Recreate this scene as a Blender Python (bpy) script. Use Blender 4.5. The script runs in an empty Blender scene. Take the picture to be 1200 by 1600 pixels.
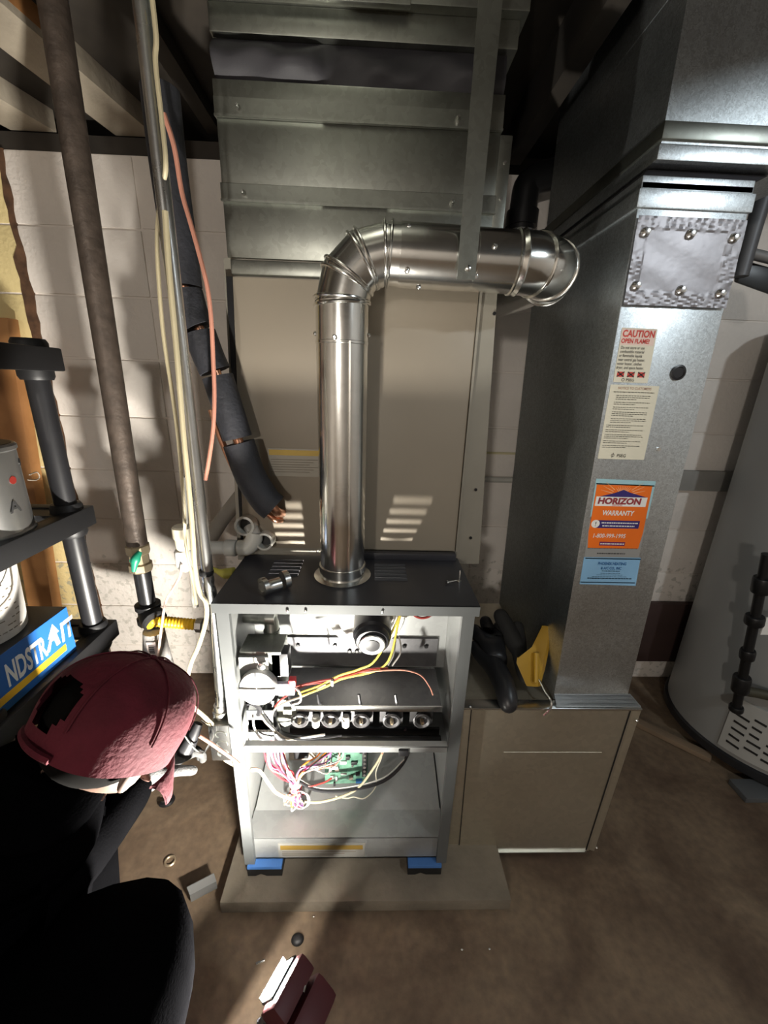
import bpy, bmesh, math, random
from mathutils import Vector as V, Matrix as M
random.seed(7)
scn = bpy.context.scene
COL = scn.collection
# ------------------------------------------------------------------ camera
F = 622.0
RW = ((.9992, .0213, .0332), (-.0241, -.3115, .9500), (.0306, -.9500, -.3107))   # camera axes (right, down, forward) in the room
CAM = V((0, 0, 1.30))
cd = bpy.data.cameras.new('camera'); cam = bpy.data.objects.new('camera', cd); COL.objects.link(cam)
cd.sensor_fit = 'VERTICAL'; cd.sensor_height = 36; cd.lens = 36 * F / 1600; cd.clip_start = .02
_r = V((RW[0][0], RW[1][0], RW[2][0])).normalized()
_f = V((RW[0][2], RW[1][2], RW[2][2])).normalized()
_u = _r.cross(_f).normalized(); _r = _f.cross(_u)
cam.matrix_world = M(((_r.x, _u.x, -_f.x, 0), (_r.y, _u.y, -_f.y, 0), (_r.z, _u.z, -_f.z, 1.30), (0, 0, 0, 1)))
scn.camera = cam
# ------------------------------------------------------------------ world, exposure, lights
w = bpy.data.worlds.new('world'); scn.world = w; w.use_nodes = True
w.node_tree.nodes['Background'].inputs[0].default_value = (.9, .95, 1, 1)
w.node_tree.nodes['Background'].inputs[1].default_value = .01
scn.view_settings.view_transform = 'Standard'; scn.view_settings.look = 'None'
scn.view_settings.gamma = 1; scn.view_settings.exposure = 0; scn.view_settings.use_curve_mapping = False
LED_STRENGTH = 8200.0
BULB_W = 24.0
def lamp(name, loc, watts, color, radius):
    l = bpy.data.lights.new(name, 'POINT'); l.energy = watts; l.color = color; l.shadow_soft_size = radius
    o = bpy.data.objects.new(name, l); o.location = loc; COL.objects.link(o); return o
lamp('ceiling_bulb_light', (1.15, -.25, 1.98), BULB_W, (.86, .95, 1.0), .035)
lamp('rear_fill_light', (-.62, -1.7, 1.5), 52.0, (1, .93, .84), .06)  # invented fill lamp behind the camera, with no fixture

# ------------------------------------------------------------------ helpers
def at(px, py, Y=None, X=None, Z=None):
    c = (px - 600, py - 800, F)
    d = V([sum(RW[i][k] * c[k] for k in range(3)) for i in range(3)])
    if Y is not None: t = Y / d.y
    elif X is not None: t = X / d.x
    else: t = (Z - CAM.z) / d.z
    return CAM + d * t

class B:
    def __init__(s): s.bm = bmesh.new()
    def _bev(s, geom, bev, seg=2):
        if bev > 0:
            es = list({e for v in geom for e in v.link_edges})
            bmesh.ops.bevel(s.bm, geom=es, offset=bev, segments=seg, affect='EDGES', profile=.6)
    def hexa(s, p, bev=0):                      # 8 points: bottom ring, top ring
        vs = [s.bm.verts.new(q) for q in p]
        for f in ((3, 2, 1, 0), (4, 5, 6, 7), (0, 1, 5, 4), (1, 2, 6, 5), (2, 3, 7, 6), (3, 0, 4, 7)):
            s.bm.faces.new([vs[i] for i in f])
        s._bev(vs, bev); return s
    def box(s, x0, x1, y0, y1, z0, z1, bev=0):
        return s.hexa([(x0, y0, z0), (x1, y0, z0), (x1, y1, z0), (x0, y1, z0), (x0, y0, z1), (x1, y0, z1), (x1, y1, z1), (x0, y1, z1)], bev)
    def obox(s, c, size, rot, bev=0):
        c = V(c); h = V(size) / 2
        if not isinstance(rot, M): rot = rotz(rot)
        P = [c + rot @ V((i * h.x, j * h.y, k * h.z)) for k in (-1, 1) for i, j in ((-1, -1), (1, -1), (1, 1), (-1, 1))]
        return s.hexa(P, bev)
    def tube(s, pts, r, n=10, smooth=4, caps=True):
        pts = [V(p) for p in pts]; rs = r if isinstance(r, (list, tuple)) else [r] * len(pts)
        if smooth and len(pts) > 2:
            P, R_ = [], []
            e = [pts[0] * 2 - pts[1]] + pts + [pts[-1] * 2 - pts[-2]]
            for i in range(len(pts) - 1):
                a, b, c, d = e[i:i + 4]
                for k in range(smooth):
                    t = k / smooth
                    P.append(.5 * ((2 * b) + (c - a) * t + (2 * a - 5 * b + 4 * c - d) * t * t + (3 * b - a - 3 * c + d) * t ** 3))
                    R_.append(rs[i] * (1 - t) + rs[i + 1] * t)
            P.append(pts[-1]); R_.append(rs[-1]); pts, rs = P, R_
        rings = []; nrm = None
        for i, p in enumerate(pts):
            t = (pts[min(i + 1, len(pts) - 1)] - pts[max(i - 1, 0)])
            t = t.normalized() if t.length > 1e-9 else V((0, 0, 1))
            if nrm is None: nrm = t.orthogonal().normalized()
            nrm = (nrm - t * nrm.dot(t)); nrm = nrm.normalized() if nrm.length > 1e-6 else t.orthogonal().normalized()
            bn = t.cross(nrm)
            rings.append([s.bm.verts.new(p + (nrm * math.cos(2 * math.pi * k / n) + bn * math.sin(2 * math.pi * k / n)) * rs[i]) for k in range(n)])
        for a, b in zip(rings, rings[1:]):
            for k in range(n): s.bm.faces.new((a[k], a[(k + 1) % n], b[(k + 1) % n], b[k]))
        if caps: s.bm.faces.new(rings[0][::-1]); s.bm.faces.new(rings[-1])
        return s
    def lathe(s, prof, o, axis=(0, 0, 1), n=28, a0=0, a1=2 * math.pi):   # prof: (radius, height along axis)
        o = V(o); ax = V(axis).normalized(); u = ax.orthogonal().normalized(); v = ax.cross(u)
        full = abs(a1 - a0) > 6.28; m = n if full else n + 1; rings = []
        for r, h in prof:
            rings.append([s.bm.verts.new(o + ax * h + (u * math.cos(a0 + (a1 - a0) * k / n) + v * math.sin(a0 + (a1 - a0) * k / n)) * max(r, 1e-4)) for k in range(m)])
        for a, b in zip(rings, rings[1:]):
            for k in range(n): s.bm.faces.new((a[k], a[(k + 1) % m], b[(k + 1) % m], b[k]))
        if full: s.bm.faces.new(rings[0][::-1]); s.bm.faces.new(rings[-1])
        return s
    def prism(s, pts, d, bev=0):
        a = [s.bm.verts.new(V(p)) for p in pts]; b = [s.bm.verts.new(V(p) + V(d)) for p in pts]; n = len(a)
        s.bm.faces.new(a[::-1]); s.bm.faces.new(b)
        for i in range(n): s.bm.faces.new((a[i], a[(i + 1) % n], b[(i + 1) % n], b[i]))
        s._bev(a + b, bev); return s
    def ball(s, c, r, sc=(1, 1, 1), rot=None, u=16, v=10):
        m = M.Translation(V(c)) @ (rot.to_4x4() if rot else M.Identity(4)) @ M.Diagonal((*[r * k for k in sc], 1))
        bmesh.ops.create_uvsphere(s.bm, u_segments=u, v_segments=v, radius=1, matrix=m); return s
    def plate(s, x0, x1, y0, y1, z0, z1, holes):     # horizontal plate with rectangular slots (x0,x1,y0,y1), slots share the x range per group
        xs = sorted({x0, x1, *[h[0] for h in holes], *[h[1] for h in holes]})
        for a, b in zip(xs, xs[1:]):
            hs = sorted((h[2], h[3]) for h in holes if h[0] <= a + 1e-6 and h[1] >= b - 1e-6); y = y0
            for h0, h1 in hs: s.box(a, b, y, h0, z0, z1); y = h1
            s.box(a, b, y, y1, z0, z1)
        return s

def rotz(a): return M.Rotation(a, 3, 'Z')
def rotxyz(a, b, c): return M.Rotation(c, 3, 'Z') @ M.Rotation(b, 3, 'Y') @ M.Rotation(a, 3, 'X')

def origin(p):
    o = V((0, 0, 0))
    while p is not None: o = o + p.location; p = p.parent
    return o
def link_mesh(name, me, mat, parent):
    o = bpy.data.objects.new(name, me); COL.objects.link(o)
    if mat is not None and not me.materials: me.materials.append(mat)
    if parent is not None: o.parent = parent
    return o
def obj(name, b, mat, parent=None, ang=38, sm=True):
    """world-space geometry -> ONE mesh object; a top-level mesh gets its origin at its base"""
    bm = b.bm; bmesh.ops.recalc_face_normals(bm, faces=bm.faces)
    if parent is None:
        xs = [v.co for v in bm.verts]; n = len(xs)
        o0 = V((sum(c.x for c in xs) / n, sum(c.y for c in xs) / n, min(c.z for c in xs)))
    else: o0 = origin(parent)
    bmesh.ops.translate(bm, verts=bm.verts, vec=-o0)
    if sm:
        for f in bm.faces: f.smooth = True
        for e in bm.edges:
            e.smooth = len(e.link_faces) == 2 and e.calc_face_angle(0) < math.radians(ang)
    me = bpy.data.meshes.new(name); bm.to_mesh(me); bm.free()
    o = link_mesh(name, me, mat, parent)
    if parent is None: o.location = o0
    return o
def tag(o, label, cat, group=None):
    o['label'] = label; o['category'] = cat
    if group: o['group'] = group
    return o
def thing(name, label, cat, loc, group=None):
    o = bpy.data.objects.new(name, None); COL.objects.link(o); o.location = loc; o.empty_display_size = .05
    return tag(o, label, cat, group)
def struct(name, b, mat, parent=None, **k):
    o = obj(name, b, mat, parent, **k); o['kind'] = 'structure'; return o
def lab(o, s): o['label'] = s; return o
def skin(name, verts, edges, radii, mat, parent=None, sub=2, root=0, flat=None):
    o0 = origin(parent)
    me = bpy.data.meshes.new(name + '_cage'); me.from_pydata([V(v) - o0 for v in verts], edges, [])
    t = bpy.data.objects.new(name + '_cage', me); COL.objects.link(t)
    md = t.modifiers.new('s', 'SKIN'); md.use_smooth_shade = True; md.branch_smoothing = .5
    for i, r in enumerate(radii):
        sv = me.skin_vertices[0].data[i]; sv.radius = (r, r) if not isinstance(r, tuple) else r; sv.use_root = (i == root)
    ss = t.modifiers.new('u', 'SUBSURF'); ss.levels = sub; ss.render_levels = sub
    dg = bpy.context.evaluated_depsgraph_get(); dg.update()
    m2 = bpy.data.meshes.new_from_object(t.evaluated_get(dg)); m2.name = name
    bpy.data.objects.remove(t); bpy.data.meshes.remove(me)
    for p in m2.polygons: p.use_smooth = True
    m2.materials.clear()
    return link_mesh(name, m2, mat, parent)
def text(s, size, o, xd, yd, mat, parent, name='lettering', bold=0.0, shear=0.0, sx=1.0, align='LEFT', thick=.0004):
    """list of (string, size, origin) joined into one lettering mesh on the plane xd, yd"""
    xd = V(xd).normalized(); yd = V(yd).normalized(); zd = xd.cross(yd)
    items = s if isinstance(s, list) else [(s, size, o)]
    bm = bmesh.new(); o0 = origin(parent)
    for st, sz, oo in items:
        cu = bpy.data.curves.new('t', 'FONT'); cu.body = st; cu.size = sz; cu.align_x = align; cu.offset = bold * sz; cu.shear = shear
        cu.extrude = 0; cu.resolution_u = 3
        t = bpy.data.objects.new('t', cu); COL.objects.link(t)
        dg = bpy.context.evaluated_depsgraph_get(); dg.update()
        me = bpy.data.meshes.new_from_object(t.evaluated_get(dg))
        oo = V(oo)
        for v in me.vertices: v.co = oo + xd * (v.co.x * sx) + yd * v.co.y + zd * thick - o0
        bm.from_mesh(me)
        bpy.data.objects.remove(t); bpy.data.curves.remove(cu); bpy.data.meshes.remove(me)
    me = bpy.data.meshes.new(name); bm.to_mesh(me); bm.free()
    return link_mesh(name, me, mat, parent)

# ------------------------------------------------------------------ materials
def _nt(name):
    m = bpy.data.materials.new(name); m.use_nodes = True
    return m, m.node_tree, m.node_tree.nodes['Principled BSDF']
def mat(name, c, rough=.5, metal=0.0, var=.12, scale=8.0, bump=0.0, bscale=60.0, c2=None, detail=4, spec=.5, coat=0, trans=0, alpha=1):
    m, nt, p = _nt(name); N = nt.nodes; L = nt.links
    tc = N.new('ShaderNodeTexCoord')
    nz = N.new('ShaderNodeTexNoise'); nz.inputs['Scale'].default_value = scale; nz.inputs['Detail'].default_value = detail
    L.new(tc.outputs['Object'], nz.inputs['Vector'])
    rp = N.new('ShaderNodeValToRGB'); L.new(nz.outputs['Fac'], rp.inputs['Fac'])
    rp.color_ramp.elements[0].position = .35; rp.color_ramp.elements[1].position = .68
    lo = c2 if c2 else tuple(x * (1 - var) for x in c); hi = c if c2 else tuple(min(1, x * (1 + var)) for x in c)
    rp.color_ramp.elements[0].color = (*lo, 1); rp.color_ramp.elements[1].color = (*hi, 1)
    L.new(rp.outputs['Color'], p.inputs['Base Color'])
    p.inputs['Roughness'].default_value = rough; p.inputs['Metallic'].default_value = metal
    p.inputs['Specular IOR Level'].default_value = spec; p.inputs['Coat Weight'].default_value = coat
    p.inputs['Transmission Weight'].default_value = trans; p.inputs['Alpha'].default_value = alpha
    if bump > 0:
        n2 = N.new('ShaderNodeTexNoise'); n2.inputs['Scale'].default_value = bscale; n2.inputs['Detail'].default_value = 5
        L.new(tc.outputs['Object'], n2.inputs['Vector'])
        bp = N.new('ShaderNodeBump'); bp.inputs['Strength'].default_value = bump; bp.inputs['Distance'].default_value = .01
        L.new(n2.outputs['Fac'], bp.inputs['Height']); L.new(bp.outputs['Normal'], p.inputs['Normal'])
    return m
def galv(name, c, rough=.38, spangle=70, contrast=.18, bump=.08, metal=.9):
    m, nt, p = _nt(name); N = nt.nodes; L = nt.links
    tc = N.new('ShaderNodeTexCoord')
    nz = N.new('ShaderNodeTexNoise'); nz.inputs['Scale'].default_value = spangle * .5; nz.inputs['Detail'].default_value = 2
    vo = N.new('ShaderNodeTexVoronoi'); vo.inputs['Scale'].default_value = spangle
    mx = N.new('ShaderNodeVectorMath'); mx.operation = 'MULTIPLY_ADD'
    L.new(tc.outputs['Object'], nz.inputs['Vector'])
    mx.inputs[1].default_value = (.03, .03, .03); L.new(nz.outputs['Color'], mx.inputs[0]); L.new(tc.outputs['Object'], mx.inputs[2])
    L.new(mx.outputs[0], vo.inputs['Vector'])
    rp = N.new('ShaderNodeValToRGB'); L.new(vo.outputs['Color'], rp.inputs['Fac'])
    rp.color_ramp.elements[0].color = (*[x * (1 - contrast) for x in c], 1); rp.color_ramp.elements[1].color = (*[min(1, x * (1 + contrast)) for x in c], 1)
    L.new(rp.outputs['Color'], p.inputs['Base Color'])
    p.inputs['Metallic'].default_value = metal
    n3 = N.new('ShaderNodeTexNoise'); n3.inputs['Scale'].default_value = 5; n3.inputs['Detail'].default_value = 6
    L.new(tc.outputs['Object'], n3.inputs['Vector'])
    mr = N.new('ShaderNodeMapRange'); mr.inputs['To Min'].default_value = rough - .08; mr.inputs['To Max'].default_value = rough + .12
    L.new(n3.outputs['Fac'], mr.inputs['Value']); L.new(mr.outputs['Result'], p.inputs['Roughness'])
    if bump > 0:
        bp = N.new('ShaderNodeBump'); bp.inputs['Strength'].default_value = bump; bp.inputs['Distance'].default_value = .01
        L.new(n3.outputs['Fac'], bp.inputs['Height']); L.new(bp.outputs['Normal'], p.inputs['Normal'])
    return m
def blockmat(name, c, peel, lo, hi):
    """painted concrete block, paint worn down to grey between the heights lo and hi"""
    m, nt, p = _nt(name); N = nt.nodes; L = nt.links
    ge = N.new('ShaderNodeNewGeometry'); sp = N.new('ShaderNodeSeparateXYZ'); L.new(ge.outputs['Position'], sp.inputs[0])
    n1 = N.new('ShaderNodeTexNoise'); n1.inputs['Scale'].default_value = 38; n1.inputs['Detail'].default_value = 6; L.new(ge.outputs['Position'], n1.inputs['Vector'])
    n2 = N.new('ShaderNodeTexNoise'); n2.inputs['Scale'].default_value = 3.5; n2.inputs['Detail'].default_value = 4; L.new(ge.outputs['Position'], n2.inputs['Vector'])
    mr = N.new('ShaderNodeMapRange'); mr.interpolation_type = 'SMOOTHSTEP'
    mr.inputs['From Min'].default_value = lo; mr.inputs['From Max'].default_value = hi; mr.inputs['To Min'].default_value = .06; mr.inputs['To Max'].default_value = -.2
    L.new(sp.outputs['Z'], mr.inputs['Value'])
    ad = N.new('ShaderNodeMath'); ad.operation = 'ADD'; L.new(mr.outputs['Result'], ad.inputs[0]); L.new(n1.outputs['Fac'], ad.inputs[1])
    rp = N.new('ShaderNodeValToRGB'); rp.color_ramp.elements[0].position = .6; rp.color_ramp.elements[1].position = .66; L.new(ad.outputs[0], rp.inputs['Fac'])
    mc = N.new('ShaderNodeMixRGB'); L.new(rp.outputs['Color'], mc.inputs['Fac'])
    r2 = N.new('ShaderNodeValToRGB'); L.new(n2.outputs['Fac'], r2.inputs['Fac'])
    r2.color_ramp.elements[0].position = .3; r2.color_ramp.elements[1].position = .7
    r2.color_ramp.elements[0].color = (*[x * .9 for x in c], 1); r2.color_ramp.elements[1].color = (*[min(1, x * 1.06) for x in c], 1)
    L.new(r2.outputs['Color'], mc.inputs['Color1']); mc.inputs['Color2'].default_value = (*peel, 1)
    L.new(mc.outputs['Color'], p.inputs['Base Color']); p.inputs['Roughness'].default_value = .7
    n4 = N.new('ShaderNodeTexNoise'); n4.inputs['Scale'].default_value = 70; n4.inputs['Detail'].default_value = 5; L.new(ge.outputs['Position'], n4.inputs['Vector'])
    bp = N.new('ShaderNodeBump'); bp.inputs['Strength'].default_value = .25; bp.inputs['Distance'].default_value = .012
    L.new(n4.outputs['Fac'], bp.inputs['Height']); L.new(bp.outputs['Normal'], p.inputs['Normal'])
    return m
def floormat():
    m, nt, p = _nt('concrete_floor'); N = nt.nodes; L = nt.links
    ge = N.new('ShaderNodeNewGeometry')
    n1 = N.new('ShaderNodeTexNoise'); n1.inputs['Scale'].default_value = 4.5; n1.inputs['Detail'].default_value = 8; n1.inputs['Distortion'].default_value = .6
    n2 = N.new('ShaderNodeTexNoise'); n2.inputs['Scale'].default_value = 45; n2.inputs['Detail'].default_value = 6
    for n in (n1, n2): L.new(ge.outputs['Position'], n.inputs['Vector'])
    rp = N.new('ShaderNodeValToRGB'); L.new(n1.outputs['Fac'], rp.inputs['Fac']); e = rp.color_ramp.elements
    e[0].position = .3; e[0].color = (.095, .06, .038, 1); e[1].position = .72; e[1].color = (.24, .175, .115, 1)
    k = e.new(.5); k.color = (.165, .115, .075, 1)
    r2 = N.new('ShaderNodeValToRGB'); L.new(n2.outputs['Fac'], r2.inputs['Fac'])
    r2.color_ramp.elements[0].position = .3; r2.color_ramp.elements[0].color = (.75, .75, .75, 1); r2.color_ramp.elements[1].position = .75; r2.color_ramp.elements[1].color = (1.15, 1.13, 1.1, 1)
    mx = N.new('ShaderNodeMixRGB'); mx.blend_type = 'MULTIPLY'; mx.inputs[0].default_value = 1
    L.new(rp.outputs['Color'], mx.inputs[1]); L.new(r2.outputs['Color'], mx.inputs[2]); L.new(mx.outputs['Color'], p.inputs['Base Color'])
    p.inputs['Roughness'].default_value = .62
    bp = N.new('ShaderNodeBump'); bp.inputs['Strength'].default_value = .35; bp.inputs['Distance'].default_value = .02
    L.new(n1.outputs['Fac'], bp.inputs['Height'])
    b2 = N.new('ShaderNodeBump'); b2.inputs['Strength'].default_value = .2; b2.inputs['Distance'].default_value = .006
    L.new(n2.outputs['Fac'], b2.inputs['Height']); L.new(bp.outputs['Normal'], b2.inputs['Normal']); L.new(b2.outputs['Normal'], p.inputs['Normal'])
    return m
def emit(name, c, s):
    m, nt, p = _nt(name); p.inputs['Base Color'].default_value = (*c, 1)
    p.inputs['Emission Color'].default_value = (*c, 1); p.inputs['Emission Strength'].default_value = s; return m

WHITE_BLOCK = blockmat('white_painted_block', (.82, .76, .70), (.62, .58, .52), .5, .8)
YELLOW_BLOCK = blockmat('yellow_painted_block', (.70, .57, .28), (.42, .38, .26), .45, .85)
FLOOR = floormat()
PADM = mat('concrete_pad', (.19, .16, .12), .8, var=.2, scale=9, bump=.3, bscale=50)
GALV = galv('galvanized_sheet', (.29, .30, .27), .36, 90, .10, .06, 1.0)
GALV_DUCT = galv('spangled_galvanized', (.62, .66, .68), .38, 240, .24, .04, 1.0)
GALV_BOX = galv('dull_galvanized', (.62, .57, .46), .42, 70, .06, .1)
BRIGHT = galv('bright_steel_vent', (.78, .78, .75), .17, 45, .05, .12, 1.0)
CHROME = mat('bright_zinc', (.75, .75, .73), .25, 1, .05)
FOIL = galv('foil_tape', (.30, .285, .295), .46, 60, .06, .5, .95)
COVER = mat('dark_slate_paint', (.030, .030, .036), .38, var=.12)
GREY = mat('grey_cabinet_paint', (.13, .138, .138), .42, .25, .06)
LINER = galv('inner_galvanized', (.33, .34, .335), .45, 60, .06, .05, .45)
DARKSTEEL = galv('dark_burner_steel', (.16, .16, .165), .4, 60, .1, .05, .8)
COIL = mat('taupe_cabinet_paint', (.29, .25, .195), .45, .1, .05, 3)
COILTRIM = mat('taupe_trim', (.30, .28, .235), .4, .3, .05)
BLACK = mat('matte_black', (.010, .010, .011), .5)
BLACKG = mat('black_plastic', (.016, .016, .018), .38)
CANVAS = mat('black_duct_canvas', (.022, .021, .026), .6, bump=.05, bscale=300)
IRON = mat('dark_gas_iron', (.085, .065, .052), .5, .4, .25, 30, .15, 80)
BLKIRON = mat('black_iron', (.016, .016, .017), .35, .3, .2)
BRASS = mat('weathered_brass', (.55, .45, .30), .35, .8, .15)
GREEN = mat('green_handle', (.01, .22, .13), .4)
YEL = mat('yellow_coating', (.85, .50, .02), .4, var=.06)
PVC = mat('white_pvc', (.52, .505, .46), .35, var=.06)
PVCG = mat('dusty_pvc', (.40, .395, .37), .4, var=.08)
CREAM = mat('cream_cable', (.56, .49, .32), .45, var=.1)
PINK = mat('pink_wire', (.62, .28, .20), .4)
RED = mat('red_wire', (.55, .03, .04), .4)
REDBRN = mat('maroon_wire', (.20, .02, .015), .4)
ORANGE = mat('orange_wire', (.75, .24, .03), .4)
PURPLE = mat('purple_wire', (.30, .12, .35), .4)
MAGENTA = mat('magenta_wire', (.65, .10, .25), .4)
WHITEW = mat('white_wire', (.52, .50, .47), .4)
YELW = mat('yellow_wire', (.80, .66, .10), .4)
FOAM = mat('black_pipe_foam', (.020, .021, .027), .65, var=.2, scale=30, bump=.15, bscale=120)
COPPER = mat('copper', (.75, .38, .24), .3, 1, .1)
WOOD = mat('orange_lumber', (.55, .27, .10), .6, c2=(.34, .15, .05), scale=6, bump=.1)
JOIST = mat('old_joist_timber', (.26, .20, .14), .75, c2=(.15, .11, .075), scale=7, bump=.2)
JOISTL = mat('pale_joist_timber', (.50, .44, .35), .75, c2=(.36, .31, .24), scale=7, bump=.2)
DARKWOOD = mat('dark_timber', (.030, .024, .018), .8, var=.3)
BROWNC = mat('brown_crack_filler', (.10, .05, .025), .85, var=.4, scale=25)
TANK = mat('grey_tank_enamel', (.30, .305, .30), .42, var=.04, scale=2)
STEELCAN = mat('tin_can', (.42, .42, .41), .32, .9, .1)
PAPER = mat('cream_paper', (.74, .70, .56), .55, var=.04)
WHITEP = mat('white_print', (.85, .84, .80), .5, var=.02)
INK = mat('black_ink', (.02, .02, .02), .6)
GREYINK = mat('grey_ink', (.22, .19, .15), .7)
REDINK = mat('red_ink', (.60, .05, .035), .55)
NAVY = mat('navy_ink', (.035, .02, .16), .55)
ORANGEP = mat('orange_print', (.88, .17, .01), .5, var=.03)
LBLUE = mat('light_blue_label', (.25, .48, .72), .5, var=.04)
CYANP = mat('pale_cyan_label', (.36, .60, .66), .5, var=.04)
DBLUE = mat('blue_ink', (.02, .12, .32), .55)
SILVERP = mat('silver_label', (.38, .38, .37), .4, .3, .04)
BOXBLUE = mat('blue_carton', (.02, .13, .42), .45, var=.06)
BOXYEL = mat('yellow_carton_band', (.80, .48, .03), .45)
CLOTH = mat('black_cotton', (.0014, .0014, .0016), 1, var=.2, bump=.2, bscale=250, spec=0)
CAPM = mat('burgundy_cap_cloth', (.10, .008, .017), .85, c2=(.06, .004, .009), scale=14, bump=.25, bscale=120, spec=.3)
_r = CAPM.node_tree.nodes['Color Ramp'].color_ramp.elements.new(.78); _r.color = (.26, .10, .115, 1)
CAPST = mat('faded_paint_smear', (.30, .10, .12), .85, var=.1)
SKINM = mat('skin', (.13, .078, .056), .55)
GLOVE = mat('grey_knit_glove', (.05, .05, .05), .85, var=.12, scale=60, bump=.4, bscale=300)
PCB = mat('green_circuit_board', (.16, .34, .24), .4, c2=(.08, .20, .14), scale=60)
REDPL = mat('red_plastic', (.06, .006, .010), .5)
BLUEPAD = mat('blue_foam', (.06, .18, .48), .6)
YLAB = mat('amber_print', (.62, .42, .08), .5)

# ------------------------------------------------------------------ room shell
b = B(); b.box(-2.2, 2.3, -3, 1.62, -.1, 0); struct('floor', b, FLOOR)
b = B(); b.box(-2.2, 2.3, -3, 1.9, 2.04, 2.12); struct('ceiling', b, DARKWOOD)  # lowered, near-black boards stand in for the deep shade between the joists
b = B(); b.box(-2.3, -2.2, -3, 1.9, 0, 2.16); struct('wall_left', b, WHITE_BLOCK)
b = B(); b.box(2.3, 2.4, -3, 1.9, 0, 2.16); struct('wall_right', b, WHITE_BLOCK)
b = B(); b.box(-2.2, 2.3, -3.1, -3, 0, 2.16); struct('wall_front', b, WHITE_BLOCK)
WB = bpy.data.objects.new('wall_back', None)
b = B(); b.box(-2.2, 2.3, 1.531, 1.75, 0, 1.94)
wb = struct('wall_back', b, WHITE_BLOCK)
zs = [0] + [.155 + .1985 * i for i in range(10)]
proto = {}
for ci in range(11):
    x0 = -1.945 + .395 * ci; x1 = x0 + .3925
    m = YELLOW_BLOCK if x1 < -1.1 else WHITE_BLOCK
    for r in range(10):
        z0, z1 = zs[r], zs[r + 1]
        if -.3 < x0 < .1 and r > 0: continue            # hidden behind the furnace cabinet
        key = (m.name, r == 0)
        if key not in proto:
            h = z1 - z0
            q = B(); q.box(0, x1 - x0, 0, .05, .0028, h - .0028, .0055)
            proto[key] = obj('block', q, m, wb); o = proto[key]
        else:
            o = bpy.data.objects.new('block', proto[key].data); COL.objects.link(o); o.parent = wb
        # mesh data sits at (0,0,0)..; undo the parent offset used when the prototype was built
        o.location = (x0, 1.526 + random.uniform(-.0012, .0012), z0)
q = B(); pts = []
N_ = 60
L_ = [(-1.168 + random.uniform(-.004, .004) - (.012 if 1.35 < .2 + i * .03 < 1.75 else 0), .0 + i * 1.94 / N_) for i in range(N_ + 1)]
R_ = [(-1.149 + random.uniform(-.004, .006), .0 + i * 1.94 / N_) for i in range(N_ + 1)]
for i in range(N_):
    (a, za), (c, zc) = L_[i], L_[i + 1]; (bx, _), (d, _) = R_[i], R_[i + 1]
    q.hexa([(a, 1.5225, za), (bx, 1.5225, za), (bx, 1.53, za), (a, 1.53, za), (c, 1.5225, zc), (d, 1.5225, zc), (d, 1.53, zc), (c, 1.53, zc)])
obj('crack_filler', q, BROWNC, wb)
b = B(); b.box(-2.2, 2.3, 1.53, 1.75, 1.94, 1.985); struct('trim_1', b, DARKWOOD)            # sill plate on the wall
jn = 0
for k, (x, m, zb) in enumerate(((-1.62, JOIST, 1.97), (-2.0, JOIST, 1.99), (-1.85, DARKWOOD, 1.985), (-.5, DARKWOOD, 2.0), (.405, DARKWOOD, 1.93), (.95, DARKWOOD, 1.90), (1.4, JOIST, 1.98), (1.8, JOIST, 1.98))):
    b = B(); b.box(x - .021, x + .021, -2.95, 1.45 if k == 4 else .79 if k == 5 else 1.52, zb, 2.04, .002); struct('trim_%d' % (k + 2), b, m)  # shortest joist is out of view, hung low to shade the return trunk
def slant_joist(n, pr, pl, d, z, m, y0, y1):
    r = at(*pr, Z=z); l = at(*pl, Z=z); d = V(d); q = []
    for p, y in ((l, y0), (r, y0), (r, y1), (l, y1)): q.append(p + d * ((y - p.y) / d.y))
    b = B(); b.hexa(q + [v + V((0, 0, 2.04 - z)) for v in q], .002); struct('trim_%d' % n, b, m)
slant_joist(10, (0, 155), (0, 195), (.26, .97, 0), 1.985, JOISTL, .3, 1.525)
slant_joist(11, (40, 38), (0, 75), (.16, .98, 0), 1.985, JOISTL, .3, 1.525)
slant_joist(12, (66, 48), (40, 38), (.16, .98, 0), 2.0, WOOD, .3, 1.22)
# ------------------------------------------------------------------ concrete pad
b = B(); b.box(-.36, .385, .655, 1.5, 0, .042, .006)
PADT = tag(obj('concrete_pad', b, PADM), 'low grey concrete slab on the floor beneath the open furnace', 'slab')

# ------------------------------------------------------------------ furnace cabinet
FX0, FX1, FY, FZ0, FZ1 = -.312, .222, .717, .078, .842
fr = thing('furnace', 'open grey gas furnace cabinet with burners, wiring and dark top cover exposed', 'furnace', (-.045, .95, .042))
t = .026
b = B(); b.prism([(FX0, FY, FZ0), (FX0 + t, FY, FZ0), (FX0 + t, FY + .012, FZ0), (FX0 + .004, FY + .012, FZ0), (FX0 + .004, 1.46, FZ0), (FX0, 1.46, FZ0)], (0, 0, FZ1 - FZ0)); obj('side_panel', b, GREY, fr, sm=False)
b = B(); b.prism([(FX1, FY, FZ0), (FX1 - t, FY, FZ0), (FX1 - t, FY + .012, FZ0), (FX1 - .004, FY + .012, FZ0), (FX1 - .004, 1.46, FZ0), (FX1, 1.46, FZ0)], (0, 0, FZ1 - FZ0)); obj('side_panel', b, GREY, fr, sm=False)
for x in (FX0 + .0045, FX1 - .0055):
    b = B(); b.box(x, x + .001, FY + .014, 1.45, FZ0 + .01, FZ1 - .01); lab(obj('side_liner', b, LINER, fr, sm=False), 'shiny galvanized inner lining')
b = B(); b.box(FX0 + .006, FX1 - .006, 1.44, 1.455, FZ0, FZ1); obj('back_panel', b, LINER, fr)
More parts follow.
